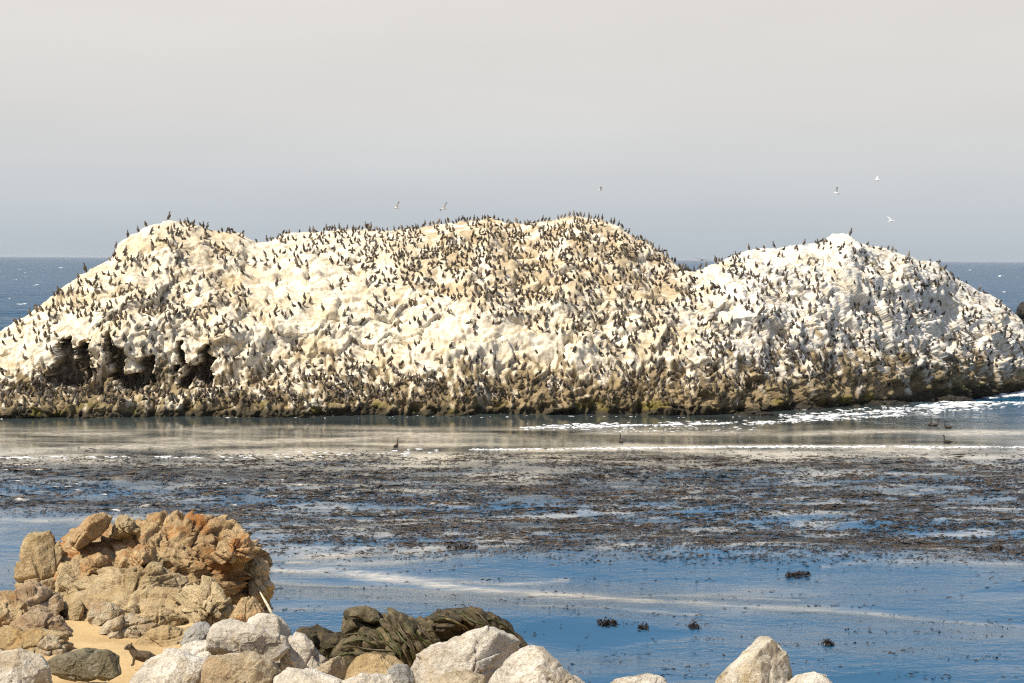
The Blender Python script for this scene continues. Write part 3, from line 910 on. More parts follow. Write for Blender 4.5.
M_WEED = rock_mat('weedy_dark_rock', (.045, .036, .018), (.24, .185, .10), (.085, .085, .02), (.025, .02, .012), 2.6, .7, .6, .8, 0.6)
M_DARK = rock_mat('wet_dark_rock', (.028, .022, .012), (.14, .10, .05), (.07, .07, .02), (.02, .017, .01), 2.6, .6, .6, .7, 0.5)
for lab, mt, main, parts in (
    ('ropey olive-brown weed-covered rock nearest the rusty outcrop', M_WEED,
     ([(318, 672), (322, 646), (345, 634), (372, 628), (396, 630), (424, 640), (446, 660), (440, 676)], 26.0, dict(sub=6, seed=81, shape=ropes(372, 712, .17, .085), fronts=[((0, -1, .5), .8)])),
     [([(341, 636), (341, 622), (347, 612), (360, 609), (376, 613), (386, 622), (388, 636), (366, 642)], 26.4, dict(sub=6, seed=82, shape=ropes(360, 640, .2, .05), depth=1.0)),
      ([(349, 616), (352, 610), (362, 609), (374, 614), (380, 621), (376, 625), (362, 620)], 26.0, dict(sub=5, seed=83, depth=1.2)),
      ([(378, 640), (384, 618), (394, 614), (408, 620), (424, 634), (438, 652), (430, 668), (400, 666)], 25.8, dict(sub=6, seed=84, shape=ropes(350, 684, .11, .09), depth=1.0)),
      ([(410, 640), (412, 622), (420, 618), (432, 624), (438, 640), (430, 650)], 26.3, dict(sub=5, seed=85, shape=ropes(380, 660, .12, .07)))]),
    ('darkest humped wet rock behind the largest pale boulder', M_DARK,
     ([(424, 668), (424, 626), (432, 614), (446, 609), (466, 607), (486, 614), (504, 626), (520, 640), (526, 654), (500, 670)], 27.0, dict(sub=6, seed=86, shape=ropes(460, 690, .2, .08), fronts=[((0, -1, .3), .8)])),
     [([(424, 632), (428, 618), (446, 612), (462, 616), (462, 626), (440, 634)], 26.4, dict(sub=5, seed=87, shape=ropes(440, 650, .12, .05))),
      ([(458, 618), (462, 609), (474, 607), (490, 615), (508, 628), (520, 641), (510, 644), (484, 630)], 26.4, dict(sub=5, seed=88, shape=ropes(420, 680, .1, .05)))]),
    ('low dark rounded rocks at the waterline left of the ropey rock', M_DARK,
     ([(292, 670), (294, 640), (300, 630), (314, 628), (322, 640), (340, 640), (340, 672)], 26.6, dict(sub=5, seed=89, fronts=[((0, -1, .4), .8)], shape=ropes(315, 690, .2, .06))),
     [([(293, 634), (298, 629), (312, 628), (318, 633), (306, 638)], 26.2, dict(seed=90)),
      ([(318, 646), (324, 636), (340, 632), (352, 638), (350, 650), (330, 652)], 26.0, dict(seed=91, depth=1.1)),
      ([(298, 646), (304, 634), (316, 634), (322, 646), (314, 654)], 26.0, dict(seed=92, depth=1.1))]),
):
    root = link('weedy_rock', None)
    me, base, Wp = boulder_mesh('rock_body', main[0] + [(np.mean([q[0] for q in main[0]]), 712)], main[1], **main[2])
    root.location = base
    ROCKS.append(link('rock_body', me, mt, root))
    for ol, d, kw in parts:
        me, _, Wp = boulder_mesh('rock_lobe', ol, d, base=tuple(base), **kw)
        ROCKS.append(link('rock_lobe', me, M_WEED if mt is M_WEED else mt, root))
    tag(root, lab, 'weedy rock', 'dark rocks by the water')

bpy.context.view_layer.update()


def hit_rocks(x, y, objs):
    best = None
    d = Vector(ray(x, y)).normalized()
    for o in objs:
        mi = o.matrix_world.inverted()
        ok, p, n, _ = o.ray_cast(mi @ Vector(CAM), (mi.to_3x3() @ d).normalized())
        if ok:
            w = o.matrix_world @ p
            if best is None or w.y < best.y:
                best = w
    return best


def strands(root, paths, mat):
    objs = [c for c in root.children]
    rnd = random.Random(4)
    for path in paths:
        q = np.array(path, float)
        tt = np.linspace(0, 1, 9)
        k = np.linspace(0, 1, len(q))
        xs = np.interp(tt, k, q[:, 0]) + np.array([rnd.uniform(-1.6, 1.6) for _ in tt])
        ys = np.interp(tt, k, q[:, 1]) + np.array([rnd.uniform(-.6, .6) for _ in tt])
        P = [hit_rocks(x, y, objs) for x, y in zip(xs, ys)]
        P = [np.array(p) + (0, -.02, .012) for p in P if p is not None]
        if len(P) < 4:
            continue
        r = rnd.uniform(.004, .010)
        v, f = loft_strip(P, r)
        link('seaweed_strand', mesh_np('seaweed_strand', v - np.array(root.location), f), mat, root)


def loft_strip(P, r, ns=6):
    P = np.array(P)
    tg = np.gradient(P, axis=0)
    tg /= np.maximum(np.linalg.norm(tg, axis=1), 1e-6)[:, None]
    V, Fq = [], []
    for i in range(len(P)):
        s_ = np.cross(tg[i], (0, -1, .3))
        s_ /= max(np.linalg.norm(s_), 1e-6)
        u_ = np.cross(s_, tg[i])
        k = r * (.25 if i in (0, len(P) - 1) else 1)
        for a in range(ns):
            V.append(P[i] + s_ * math.cos(a * 2 * math.pi / ns) * k * 1.6 + u_ * math.sin(a * 2 * math.pi / ns) * k * .8)
    for i in range(len(P) - 1):
        for a in range(ns):
            Fq.append((i * ns + a, i * ns + (a + 1) % ns, (i + 1) * ns + (a + 1) % ns, (i + 1) * ns + a))
    return np.array(V), np.array(Fq)


M_STR = [flat_mat('olive_seaweed', (.055, .058, .014), .5, .5, 14), flat_mat('brown_seaweed', (.075, .055, .026), .5, .5, 14), flat_mat('bleached_seaweed', (.20, .165, .085), .6, .4, 14)]
roots = [o for o in COL.objects if o.name.startswith('weedy_rock')]
rs = random.Random(8)
for root in roots:
    lb = root['label']
    if lb.startswith('ropey'):
        for k in range(9):
            a = k / 8
            x0, y0 = 380 + 38 * a + rs.uniform(-6, 6), 613 + 10 * a + rs.uniform(-3, 16)
            strands(root, [[(x0, y0), (x0 + rs.uniform(4, 12), y0 + 10), (x0 + rs.uniform(10, 22), y0 + 22), (x0 + rs.uniform(14, 30), y0 + rs.uniform(28, 44))]], M_STR[k % 2])
        for k in range(4):
            y0 = 636 + k * 6 + rs.uniform(-2, 2)
            strands(root, [[(332 + rs.uniform(0, 14), y0 + 3), (352, y0), (366 + rs.uniform(-6, 10), y0 + rs.uniform(-4, 4)), (380 + rs.uniform(0, 22), y0 + rs.uniform(2, 12))]], M_STR[(k + 1) % 2])
    elif lb.startswith('darkest'):
        for k in range(7):
            x0, y0 = 432 + k * 9 + rs.uniform(-6, 6), 612 + rs.uniform(-1, 14)
            strands(root, [[(x0, y0), (x0 + 8, y0 + rs.uniform(0, 6)), (x0 + rs.uniform(12, 24), y0 + rs.uniform(4, 14)), (x0 + rs.uniform(16, 34), y0 + rs.uniform(8, 24))]], M_STR[k % 3 if k % 4 == 2 else 1 - k % 2])

M_BLACK = rock_mat('black_wet_rock', (.018, .016, .013), (.065, .052, .036), (.04, .04, .015), (.01, .01, .008), .6, .5, .5, .8, .5)
# ---- rocks awash around the island and the dark stack at the right edge
for px_, py_, w_, h_, lab in ((800, 411, 60, 6, 'flat dark rock awash left of the algae-covered ledge'), (884, 406, 70, 6, 'long flat wet rock awash before the brown cliff foot'),
                              (756, 416, 46, 5, 'low dark rock awash below the brown ledge of the island'), (955, 400, 40, 4, 'small dark rock in the foam at the right end of island')):
    y0 = float(water_pt(px_, py_)[1])
    ol = [(px_ - w_ / 2, py_ + 3), (px_ - w_ / 3, py_ - h_ * .6), (px_ - w_ * .1, py_ - h_), (px_ + w_ * .2, py_ - h_ * .8), (px_ + w_ * .42, py_ - h_ * .4), (px_ + w_ / 2, py_ + 3)]
    me, base, Wp = boulder_mesh('awash_rock', ol, y0 + 1.2, sub=5, seed=int(px_), depth=4.0, rough=2.5, cracks=1.0, crack_sc=1.2)
    tag(link('awash_rock', me, M_BLACK, loc=base), lab, 'sea rock', 'rocks awash round the island')
me, base, Wp = boulder_mesh('sea_stack', [(1014, 323), (1017, 312), (1020, 301), (1030, 296), (1050, 300), (1062, 312), (1064, 326)], 190, sub=5, seed=7, depth=1.0, rough=2.0, cracks=1.5, crack_sc=.5)
tag(link('sea_stack', me, M_BLACK, loc=base), 'small black rock in the sea at the right edge', 'sea rock')


# ================================================================== BIRDS
def loft(sp, rad, side=(0, 1, 0), ns=8):
    sp = np.array(sp, float)
    rad = np.array([r if hasattr(r, '__len__') else (r, r) for r in rad], float)
    tg = np.gradient(sp, axis=0)
    sp = np.concatenate([sp[:1], sp, sp[-1:]])
    tg = np.concatenate([tg[:1], tg, tg[-1:]])
    rad = np.concatenate([rad[:1] * .02, rad, rad[-1:] * .02])
    n = len(sp)
    tg /= np.linalg.norm(tg, axis=1)[:, None]
    sd_ = np.array(side, float)
    V, Fq = [], []
    for i in range(n):
        s_ = sd_ - tg[i] * (sd_ @ tg[i])
        s_ /= np.linalg.norm(s_)
        u_ = np.cross(tg[i], s_)
        for k in range(ns):
            a = 2 * math.pi * k / ns
            V.append(sp[i] + s_ * math.cos(a) * rad[i, 0] + u_ * math.sin(a) * rad[i, 1])
    for i in range(n - 1):
        for k in range(ns):
            Fq.append((i * ns + k, i * ns + (k + 1) % ns, (i + 1) * ns + (k + 1) % ns, (i + 1) * ns + k))
    return np.array(V), np.array(Fq)


def merge(parts):
    V, Fq, o = [], [], 0
    for v, f in parts:
        V.append(v)
        Fq.append(f + o)
        o += len(v)
    return np.concatenate(V), np.concatenate(Fq)


def xz(pts):
    return [(x, 0, z) for x, z in pts]


def legs(h=.22, x=-.02):
    return [loft([(x + .07, s_ * .055, .0), (x + .01, s_ * .055, .02), (x, s_ * .055, h * .6), (x - .01, s_ * .055, h)], [(.03, .008), (.022, .015), .016, .03], (0, 1, 0), 5) for s_ in (-1, 1)]


def wing(s_):
    return loft([(0, s_ * .07, .47), (-.02, s_ * .24, .54), (-.04, s_ * .42, .50), (-.07, s_ * .60, .36)], [(.05, .03), (.15, .02), (.14, .016), (.03, .008)], (.5, 0, -.9), 8)


BODY_R = [(.04, .015), (.06, .035), (.11, .10), (.145, .14), (.13, .125), (.075, .075), (.052, .055), (.046, .048), (.052, .055), (.026, .026), (.010, .010)]
POSES = {
    'upright': merge([loft(xz([(-.25, .05), (-.17, .13), (-.10, .22), (-.01, .34), (.05, .47), (.065, .57), (.03, .66), (.04, .74), (.09, .785), (.145, .79), (.225, .795)]), BODY_R)] + legs()),
    'hunched': merge([loft(xz([(-.29, .07), (-.20, .13), (-.11, .21), (-.01, .32), (.06, .42), (.09, .49), (.07, .545), (.09, .585), (.135, .585), (.18, .575), (.24, .56)]), BODY_R)] + legs(.2)),
    'crouching': merge([loft(xz([(-.40, .07), (-.28, .11), (-.14, .15), (.02, .17), (.14, .20), (.19, .28), (.17, .37), (.18, .44), (.22, .485), (.27, .485), (.345, .475)]), BODY_R)] + legs(.1)),
    'preening': merge([loft(xz([(-.24, .05), (-.17, .13), (-.10, .22), (-.01, .34), (.05, .46), (.09, .55), (.15, .585), (.19, .54), (.185, .48), (.17, .42), (.14, .35)]), BODY_R)] + legs()),
    'wing-spreading': merge([loft(xz([(-.25, .05), (-.17, .13), (-.10, .22), (-.01, .34), (.05, .47), (.065, .57), (.03, .66), (.04, .74), (.09, .785), (.145, .79), (.225, .795)]), BODY_R), wing(1), wing(-1)] + legs()),
}
M_BIRD = {'black': flat_mat('black_plumage', (.078, .060, .042), .55, .4, 9), 'brown': flat_mat('brown_plumage', (.150, .115, .074), .65, .35, 9)}
M_FLOCK = col_mat('flock_plumage', .6, .3, 9)
PMESH = {(p_, c_): None for p_ in POSES for c_ in M_BIRD}
for (p_, c_) in PMESH:
    me = mesh_np('cormorant', *POSES[p_])
    me.materials.append(M_BIRD[c_])
    PMESH[(p_, c_)] = me

DX = np.arange(0, 1025, 64)
DY = np.array([220, 244, 268, 292, 316, 340, 364, 388, 404])
DEN = np.array([
    [0, 0, 3, 5, 6, 8, 8, 9, 9, 9, 8, 3, 2, 2, 2, 2, 0],
    [0, 3, 3, 4, 4, 6, 9, 9, 9, 9, 9, 6, 3, 3, 4, 4, 2],
    [3, 4, 3, 2, 2, 2, 7, 9, 9, 9, 9, 7, 4, 3, 5, 4, 4],
    [4, 6, 6, 5, 2, 2, 4, 7, 9, 9, 8, 6, 4, 3, 5, 4, 4],
    [5, 5, 5, 5, 3, 2, 3, 3, 5, 7, 6, 5, 4, 3, 4, 5, 5],
    [3, 3, 3, 4, 4, 2, 2, 1, 1, 4, 6, 5, 5, 6, 4, 5, 5],
    [1, 3, 3, 3, 5, 4, 4, 3, 2, 4, 6, 6, 6, 6, 4, 5, 4],
    [6, 6, 6, 6, 8, 8, 8, 7, 6, 6, 6, 5, 5, 5, 3, 3, 2],
    [9, 9, 9, 9, 9, 9, 8, 8, 6, 5, 4, 3, 2, 1, 1, 1, 1]], float) / 9


def density(x, y):
    fx = min(max(x / 64, 0), 15.999)
    i = int(fx)
    j = int(np.searchsorted(DY, y)) - 1
    j = min(max(j, 0), len(DY) - 2)
    fy = min(max((y - DY[j]) / (DY[j + 1] - DY[j]), 0), 1)
    fx -= i
    return (DEN[j, i] * (1 - fx) + DEN[j, i + 1] * fx) * (1 - fy) + (DEN[j + 1, i] * (1 - fx) + DEN[j + 1, i + 1] * fx) * fy


def birds():
    bpy.context.view_layer.update()
    rnd = random.Random(11)
    rl = Vector(ROCK.location)

    def hit(x, y):
        ok, p, n, _ = ROCK.ray_cast(Vector(CAM) - rl, Vector(ray(x, y)))
        return (p + rl, n) if ok else None

    def top_hit(x, y0=195):
        y = y0
        while y < 420:
            h = hit(x, y)
            if h:
                return y, h
            y += .7
        return None
    B = []          # x, y, point, pose, colour, yaw, scale, zone
    # birds standing out on the crest
    x = 116.0
    while x < 1015:
        dens = density(x, 222 if 118 < x < 680 else 262)
        r_ = top_hit(x)
        if r_ and rnd.random() < .35 + .6 * dens:
            zone = 'left' if x < 258 else ('middle' if x < 690 else 'right')
            B.append([x, r_[0], r_[1][0], zone + ' crest'])
        x += rnd.uniform(2.2, 5.0) if 258 < x < 690 else rnd.uniform(4, 15)
    grid = {}

    def free(x, y, r2):
        gx, gy = int(x // 6), int(y // 6)
        for a in range(gx - 1, gx + 2):
            for b in range(gy - 1, gy + 2):
                for (u, v) in grid.get((a, b), ()):
                    if (u - x) ** 2 + (v - y) ** 2 < r2:
                        return False
        grid.setdefault((gx, gy), []).append((x, y))
        return True
    for b in B:
        free(b[0], b[1], 0)
    tries = 0
    NP = np.array([[rnd.uniform(0, 1024), rnd.uniform(214, 411)] for _ in range(60000)])
    clump = fbm(np.stack([NP[:, 0] / 26, NP[:, 1] / 16, 0 * NP[:, 0]], 1), 3)
    nb_ = 0
    for (x, y), cl in zip(NP, clump):
        dn = density(x, y)
        if rnd.random() > min(1, max(dn * (1 + 1.5 * cl), 0)) ** 2.1 * .9:
            continue
        h = hit(x, y)
        if not h or h[0].z < .75:
            continue
        if h[1].z < .12 and rnd.random() < .6:
            continue
        if not free(x, y, (9 if y > 380 else 14) if y > 262 else 6):
            continue
        if y > 378:
            zone = 'low ledge' if x < 330 else ('brown foot' if x < 700 else 'right foot')
        else:
            zone = 'left face' if x < 258 else ('middle face' if x < 690 else 'right face')
        B.append([x, y, h[0], zone])
        nb_ += 1
        if nb_ >= 2900:
            break
    # a few birds one can pick out
    special = {}
    for x, lab in ((169, 'tall cormorant on the very top of the left hump'), (128, 'lone cormorant on the far left brow of the crest, first of two'), (138, 'second cormorant from the left on the brow of the crest'),
                   (850, 'lone upright cormorant on the very peak of the right hump'), (749, 'cormorant alone on the crest right of the saddle'), (774, 'cormorant on the crest halfway up to the right peak'), (86, 'upright cormorant alone on the lower left shoulder')):
        r_ = top_hit(x)
        if r_:
            B = [b for b in B if not (abs(b[0] - x) < 7 and b[1] < r_[0] + 8)]
            B.append([x, r_[0], r_[1][0], lab])
            special[lab] = 1
    out_ = []
    for b in B:
        sp_ = b[3] in special
        r_ = rnd.random()
        pose = 'upright' if sp_ or r_ < .34 else 'hunched' if r_ < .60 else 'crouching' if r_ < .82 else 'preening' if r_ < .965 else 'wing-spreading'
        colr = 'brown' if (not sp_ and rnd.random() < (.55 if b[0] < 240 and b[1] < 345 else .28)) else 'black'
        sc = rnd.choice((rnd.uniform(.54, .72), rnd.uniform(.64, .86))) * (.86 if b[1] < 262 else 1) * (1.12 if colr == 'brown' else 1.0) * (1.2 if sp_ else 1)
        out_.append(dict(x=b[0], y=b[1], p=b[2] - Vector((0, 0, .03)), zone=b[3], pose=pose, col=colr, yaw=rnd.uniform(0, 6.283), sc=sc, sp=sp_,
                         tilt=rnd.uniform(-.18, .18)))
    ht = {'upright': 1, 'hunched': .8, 'crouching': .85, 'preening': .8, 'wing-spreading': 1.5}
    for b in out_:
        b['size'] = ht[b['pose']] * b['sc'] / b['p'].y * (9 if b['sp'] else 1) * (1.06 if 'crest' in b['zone'] else 1)
        if not 2 < b['x'] < 1022:
            b['size'] = 0
    out_.sort(key=lambda b: -b['size'])
    ZN = {'left crest': 'on the crest of the left hump against the sky', 'middle crest': 'on the long middle crest against the sky', 'right crest': 'on the crest of the right hump against the sky',
          'left face': 'on the pale slope of the left hump', 'middle face': 'on the pale slope of the middle hump', 'right face': 'on the white slope of the right hump',
          'low ledge': 'on the low ledge under the dark hollows', 'brown foot': 'on the brown foot of the middle hump', 'right foot': 'on the streaked brown foot of the right hump'}
    for b in out_[:298]:
        o = link('cormorant', PMESH[(b['pose'], b['col'])])
        o.location = b['p']
        o.rotation_euler = (b['tilt'], b['tilt'] * .5, b['yaw'])
        o.scale = (b['sc'],) * 3
        fc = ('facing right', 'facing the sea', 'facing left', 'facing the shore')[int((b['yaw'] + math.pi / 4) / (math.pi / 2)) % 4]
        zn = ZN.get(b['zone'], '')
        if 'face' in b['zone']:
            zn = ('high ' if b['y'] < 275 else 'low ' if b['y'] > 330 else 'midway ') + zn
        if b['sp']:
            tag(o, b['zone'], 'cormorant', 'cormorants that stand apart')
        else:
            tag(o, '%s %s cormorant %s %s' % (b['pose'], b['col'], fc, zn), 'cormorant', '%s %s cormorants %s %s' % (b['pose'], b['col'], fc, zn))
    VV, FF, CC, off = [], [], [], 0
    for b in out_[298:]:
        v, f = POSES[b['pose']]
        m3 = np.array(Matrix.Rotation(b['yaw'], 3, 'Z') @ Matrix.Rotation(b['tilt'], 3, 'X')) * b['sc']
        VV.append(v @ m3.T + np.array(b['p']))
        FF.append(f + off)
        off += len(v)
        k = (.078, .060, .042) if b['col'] == 'black' else (.150, .115, .074)
        CC.append(np.tile(np.array(k) * rnd.choice((rnd.uniform(.6, 1.1), rnd.uniform(.9, 1.7))), (len(v), 1)))
    o = link('cormorant_colony', mesh_np('cormorant_colony', np.concatenate(VV), np.concatenate(FF), cols=np.concatenate(CC)), M_FLOCK)
    tag(o, 'dense colony of dark cormorants covering the island slopes', 'cormorants', kind='stuff')
    print('birds', len(out_))


birds()

# swimming birds
SWIM = merge([loft(xz([(-.36, .06), (-.26, .05), (-.12, .05), (.05, .05), (.17, .07), (.20, .17), (.185, .27), (.20, .34), (.24, .375), (.29, .375), (.37, .37)]),
                   [(.03, .015), (.06, .03), (.11, .08), (.12, .09), (.08, .07), (.045, .045), (.035, .035), (.033, .035), (.04, .042), (.02, .02), (.006, .006)])])
swim_me = mesh_np('cormorant', *SWIM)
swim_me.materials.append(M_BIRD['black'])
for x, y, yaw, lab in ((396, 447, 70, 'dark bird swimming alone in the calm strip left of centre'), (621, 443, 100, 'dark bird swimming just before the white foam line'),
                       (930, 424, 60, 'upright dark bird swimming, first of a pair off the right foot'), (935, 425, 10, 'dark bird swimming low beside the upright one'),
                       (948, 428, 180, 'dark bird lying low on the water right of the swimming pair'), (947, 443, 200, 'dark bird swimming at the edge of the right foam line')):
    p = on_sea(np.array([x]), np.array([y]))[0]
    o = link('cormorant', swim_me, loc=(p[0], p[1], p[2] + .02))
    o.rotation_euler[2] = R(yaw)
    o.scale = (1.05, 1.05, 1.2)
    tag(o, lab, 'cormorant', 'birds swimming between island and kelp')


# flying birds
def flyer(span, up):
    parts = [loft(xz([(-.24, 0), (-.15, .0), (0, 0), (.12, .01), (.19, .025), (.24, .02), (.29, .01)]), [(.05, .012), (.05, .03), (.075, .065), (.065, .06), (.045, .042), (.015, .015), (.005, .005)])]
    for s_ in (-1, 1):
        parts.append(loft([(.03, 0, .02), (.06, s_ * span * .22, .02 + up * .55), (.0, s_ * span * .40, .02 + up), (-.09, s_ * span * .5, .02 + up * .9)], [(.09, .025), (.085, .014), (.06, .01), (.012, .004)], (1, 0, 0)))
    return merge(parts)


M_GULL = col_mat('gull_plumage', .6, .1, 4)
for x, y, yaw, bank, up, lab in ((397, 208, 200, 28, .28, 'white gull flying left of the middle crest, lower left of two'), (444, 209, 215, 35, .25, 'white gull gliding above the middle crest'), (600, 190, 10, -12, .12, 'faint grey gull flying highest over the middle hump'),
                             (837, 193, 160, 30, .22, 'white gull flying left of the two over the right hump'), (878, 180, 175, -22, .15, 'white gull flying highest at the right'), (891, 221, 20, 20, .2, 'white gull flying lowest, right of the right peak')):
    v, f = flyer(1.25, up)
    r_ = np.abs(v[:, 1])
    c = np.where((r_ > .5)[:, None], np.array((.25, .25, .26)), np.where((r_ > .09)[:, None], np.array((.62, .63, .65)), np.array((.82, .82, .80))))
    p = at(x, y, 142)
    o = link('gull', mesh_np('gull', v, f, cols=c), M_GULL, loc=p)
    o.rotation_euler = (R(bank), R(-8), R(yaw))
    tag(o, lab, 'gull', 'gulls in the air')
v, f = flyer(1.5, .1)
me = mesh_np('cormorant', v, f)
me.materials.append(M_BIRD['brown'])
o = link('cormorant', me, loc=at(702, 260, 150))
o.rotation_euler = (R(8), 0, R(70))
tag(o, 'dark bird flying low over the saddle with wings spread', 'cormorant')


# ================================================================== SQUIRREL
def squirrel():
    parts = [loft(xz([(.20, .035), (.17, .07), (.11, .095), (.04, .105), (-.03, .125), (-.065, .165), (-.085, .20), (-.115, .215), (-.145, .205), (-.165, .195)]),
                  [.02, .05, .066, .064, .055, .042, .036, .037, .024, .008])]
    for s_ in (-1, 1):
        parts.append(loft([(-.03, s_ * .03, .12), (-.055, s_ * .032, .07), (-.06, s_ * .032, .02), (-.085, s_ * .034, .006)], [.026, .018, .012, .009], (0, 1, 0), 6))
        parts.append(loft([(.13, s_ * .04, .08), (.10, s_ * .055, .05), (.13, s_ * .055, .02), (.07, s_ * .055, .008)], [.03, .036, .02, .01], (0, 1, 0), 6))
        parts.append(loft([(-.085, s_ * .022, .225), (-.080, s_ * .028, .245), (-.078, s_ * .031, .262)], [.016, .013, .004], (0, 1, 0), 6))
    parts.append(loft(xz([(.17, .05), (.23, .04), (.30, .035), (.38, .04)]), [.022, .028, .028, .008]))
    v, f = merge(parts)
    me = mesh_np('squirrel', v, f)
    o = link('squirrel', me, flat_mat('squirrel_fur', (.10, .07, .04), .85, .5, 45))
    md = o.modifiers.new('remesh', 'REMESH')
    md.mode, md.voxel_size, md.use_smooth_shade = 'VOXEL', .006, True
    for s_ in (-1, 1):
        e_, fe = ico(2)
        eye = link('eye', mesh_np('eye', e_ * .0075 + (-.128, s_ * .031, .222), fe), flat_mat('eye_black', (.01, .01, .01), .2, 0), o)
    p = at(133, 661, 18.35)
    o.location = (p[0] + .06, 18.35, float(ground_z(np.array([p[0]]), np.array([18.35]))[0]) + .045)
    o.rotation_euler = (0, 0, R(12))
    o.scale = (.92, .92, .98)
    tag(o, 'brown ground squirrel sitting alert on the sand behind the white boulder', 'squirrel')


squirrel()
v, f = loft(np.array([at(260, 592, 21.4), at(264, 599, 21.3), at(268, 606, 21.2), at(273, 616, 21.1)]), [.008, .014, .02, .018], (0, 1, 0), 7)
b0 = v.mean(0)
tag(link('driftwood_stick', mesh_np('driftwood_stick', v - b0, f), flat_mat('bleached_wood', (.55, .5, .36), .8, .3, 20), loc=b0), 'thin pale stick leaning on the shaded side of the outcrop', 'stick')


# ================================================================== KELP
def blades(px, py, rg, lmin, lmax, hmin, hmax):
    P = on_sea(px, py)
    n = len(P)
    a = rg.normal(0, .75, n) + math.pi * (rg.uniform(0, 1, n) > .5)
    ln = rg.uniform(lmin, lmax, n) * np.clip(P[:, 1] / 78, .55, 1.05)
    wd_ = ln * rg.uniform(.14, .38, n)
    hh = rg.uniform(hmin, hmax, n) * rg.uniform(.2, 1, n)
    dx = np.stack([np.cos(a), np.sin(a), 0 * a], 1)
    sx = np.stack([-np.sin(a), np.cos(a), 0 * a], 1)
    tw = rg.uniform(-.5, .5, n)
    V = np.zeros((n, 6, 3))
    for j, (u, zz, w) in enumerate(((-.5, -.02, .5), (0.1, 1, 1), (.5, .3, .3))):
        for k, s_ in enumerate((-1, 1)):
            V[:, j * 2 + k] = P + dx * (u * ln)[:, None] + sx * (s_ * w * wd_ / 2)[:, None]
            V[:, j * 2 + k, 2] = P[:, 2] + (hh * zz if zz > 0 else -.03) + s_ * tw * w * wd_ / 2 * .8 + .015
    b = np.arange(n)[:, None] * 6
    Fq = np.concatenate([b + (0, 1, 3, 2), b + (2, 3, 5, 4)])
    k = rg.uniform(0, 1, n) ** 1.6
    c = np.array((.030, .022, .013)) * (1 - k[:, None]) + np.array((.130, .086, .040)) * k[:, None]
    c = c * np.where(P[:, 1] < 62, .6, 1)[:, None]
    return V.reshape(-1, 3), Fq, np.repeat(c, 6, 0)


M_KELP = col_mat('kelp', .35, .3, 12, .5)


def kelp():
    rg = np.random.default_rng(77)
    n = 680000
    x = rg.uniform(-40, 1064, n)
    y = rg.uniform(446, 683, n)
    ylow = np.interp(x, [-40, 60, 200, 270, 340, 520, 640, 760, 900, 1064], [512, 516, 524, 552, 556, 556, 560, 562, 563, 562])
    base = np.interp(y, [446, 453, 461, 500, 530, 548, 562], [0, .10, .60, .62, .58, .5, .42])
    base *= sstep(9, -13, y - ylow)
    patch = fbm(np.stack([x / 95, y / 6.0, 0 * x], 1), 4)
    fine = noise(np.stack([x / 22, y / 2.2, 0 * x + 5], 1))
    left = .62 + .38 * sstep(60, 420, x)
    dn = base * left * np.clip(.46 + .72 * patch + .85 * fine, 0.02, 1.35)
    tail = .022 * np.clip(-.05 + 2.4 * noise(np.stack([x / 60, y / 7, 0 * x + 2], 1)), 0, 2) * (y > 560) * (1 - .7 * sstep(570, 640, x) * sstep(630, 560, y))
    dn = np.maximum(dn, tail)
    keep = rg.uniform(0, 1, n) < dn * 1.08
    x, y = x[keep], y[keep]
    V, Fq, c = blades(x, y, rg, .07, .34, .004, .036)
    m2 = 15000
    x2 = rg.uniform(-40, 1064, m2 * 4)
    y2 = rg.uniform(455, 566, m2 * 4)
    p2 = fbm(np.stack([x2 / 95, y2 / 6.0, 0 * x2], 1), 4)
    k2 = (rg.uniform(0, 1, m2 * 4) < np.clip(.25 + .8 * p2, 0, 1) * .26) & (y2 < np.interp(x2, [-40, 200, 270, 1064], [508, 516, 545, 552]))
    V2, F2, c2 = blades(x2[k2], y2[k2], rg, .35, .95, .002, .03)
    n2_ = len(c2) // 6
    Vb = V2.reshape(n2_, 6, 3)
    ctr = Vb.mean(1, keepdims=True)
    ctr[..., 2] = 0
    Vb[..., 1] = ctr[..., 1] + (Vb[..., 1] - ctr[..., 1]) * .16      # they trail along the drift
    F2 = F2 + len(V)
    V, Fq, c = np.concatenate([V, Vb.reshape(-1, 3)]), np.concatenate([Fq, F2]), np.concatenate([c, c2 * 1.15])
    o = link('kelp_bed', mesh_np('kelp_bed', V, Fq, cols=c), M_KELP)
    tag(o, 'wide bed of dark brown kelp floating before the island', 'kelp', kind='stuff')
    print('kelp', len(x))
    for cx, cy, wx, wy, m_, lab in ((798, 574, 20, 2.0, 130, 'brown kelp clump floating alone just below the kelp bed'), (607, 629, 16, 1.8, 90, 'dark kelp clump left of a smaller one in the near water'), (643, 632, 8, 1.6, 40, 'small dark kelp clump right of the bigger near one'),
                                (694, 630, 9, 2.0, 60, 'kelp clump in the near water above the peaked boulder'), (828, 646, 10, 2.2, 60, 'faint kelp clump right of the peaked boulder'), (995, 546, 14, 2.2, 110, 'dark kelp clump at the right end of the kelp bed'),
                                (462, 549, 26, 1.8, 120, 'brown kelp clump beside the pale slick at centre')):
        xx = cx + np.clip(rg.normal(0, wx * .33, m_), -wx * .5, wx * .5)
        yy = rg.normal(cy, wy * .6, m_)
        V, Fq, c = blades(xx, yy, rg, .14, .42, .03, .16)
        b0_ = water_pt(cx, cy)
        tag(link('kelp_clump', mesh_np('kelp_clump', V - b0_, Fq, cols=c * .8), M_KELP, loc=b0_), lab, 'kelp', 'kelp clumps')


kelp()


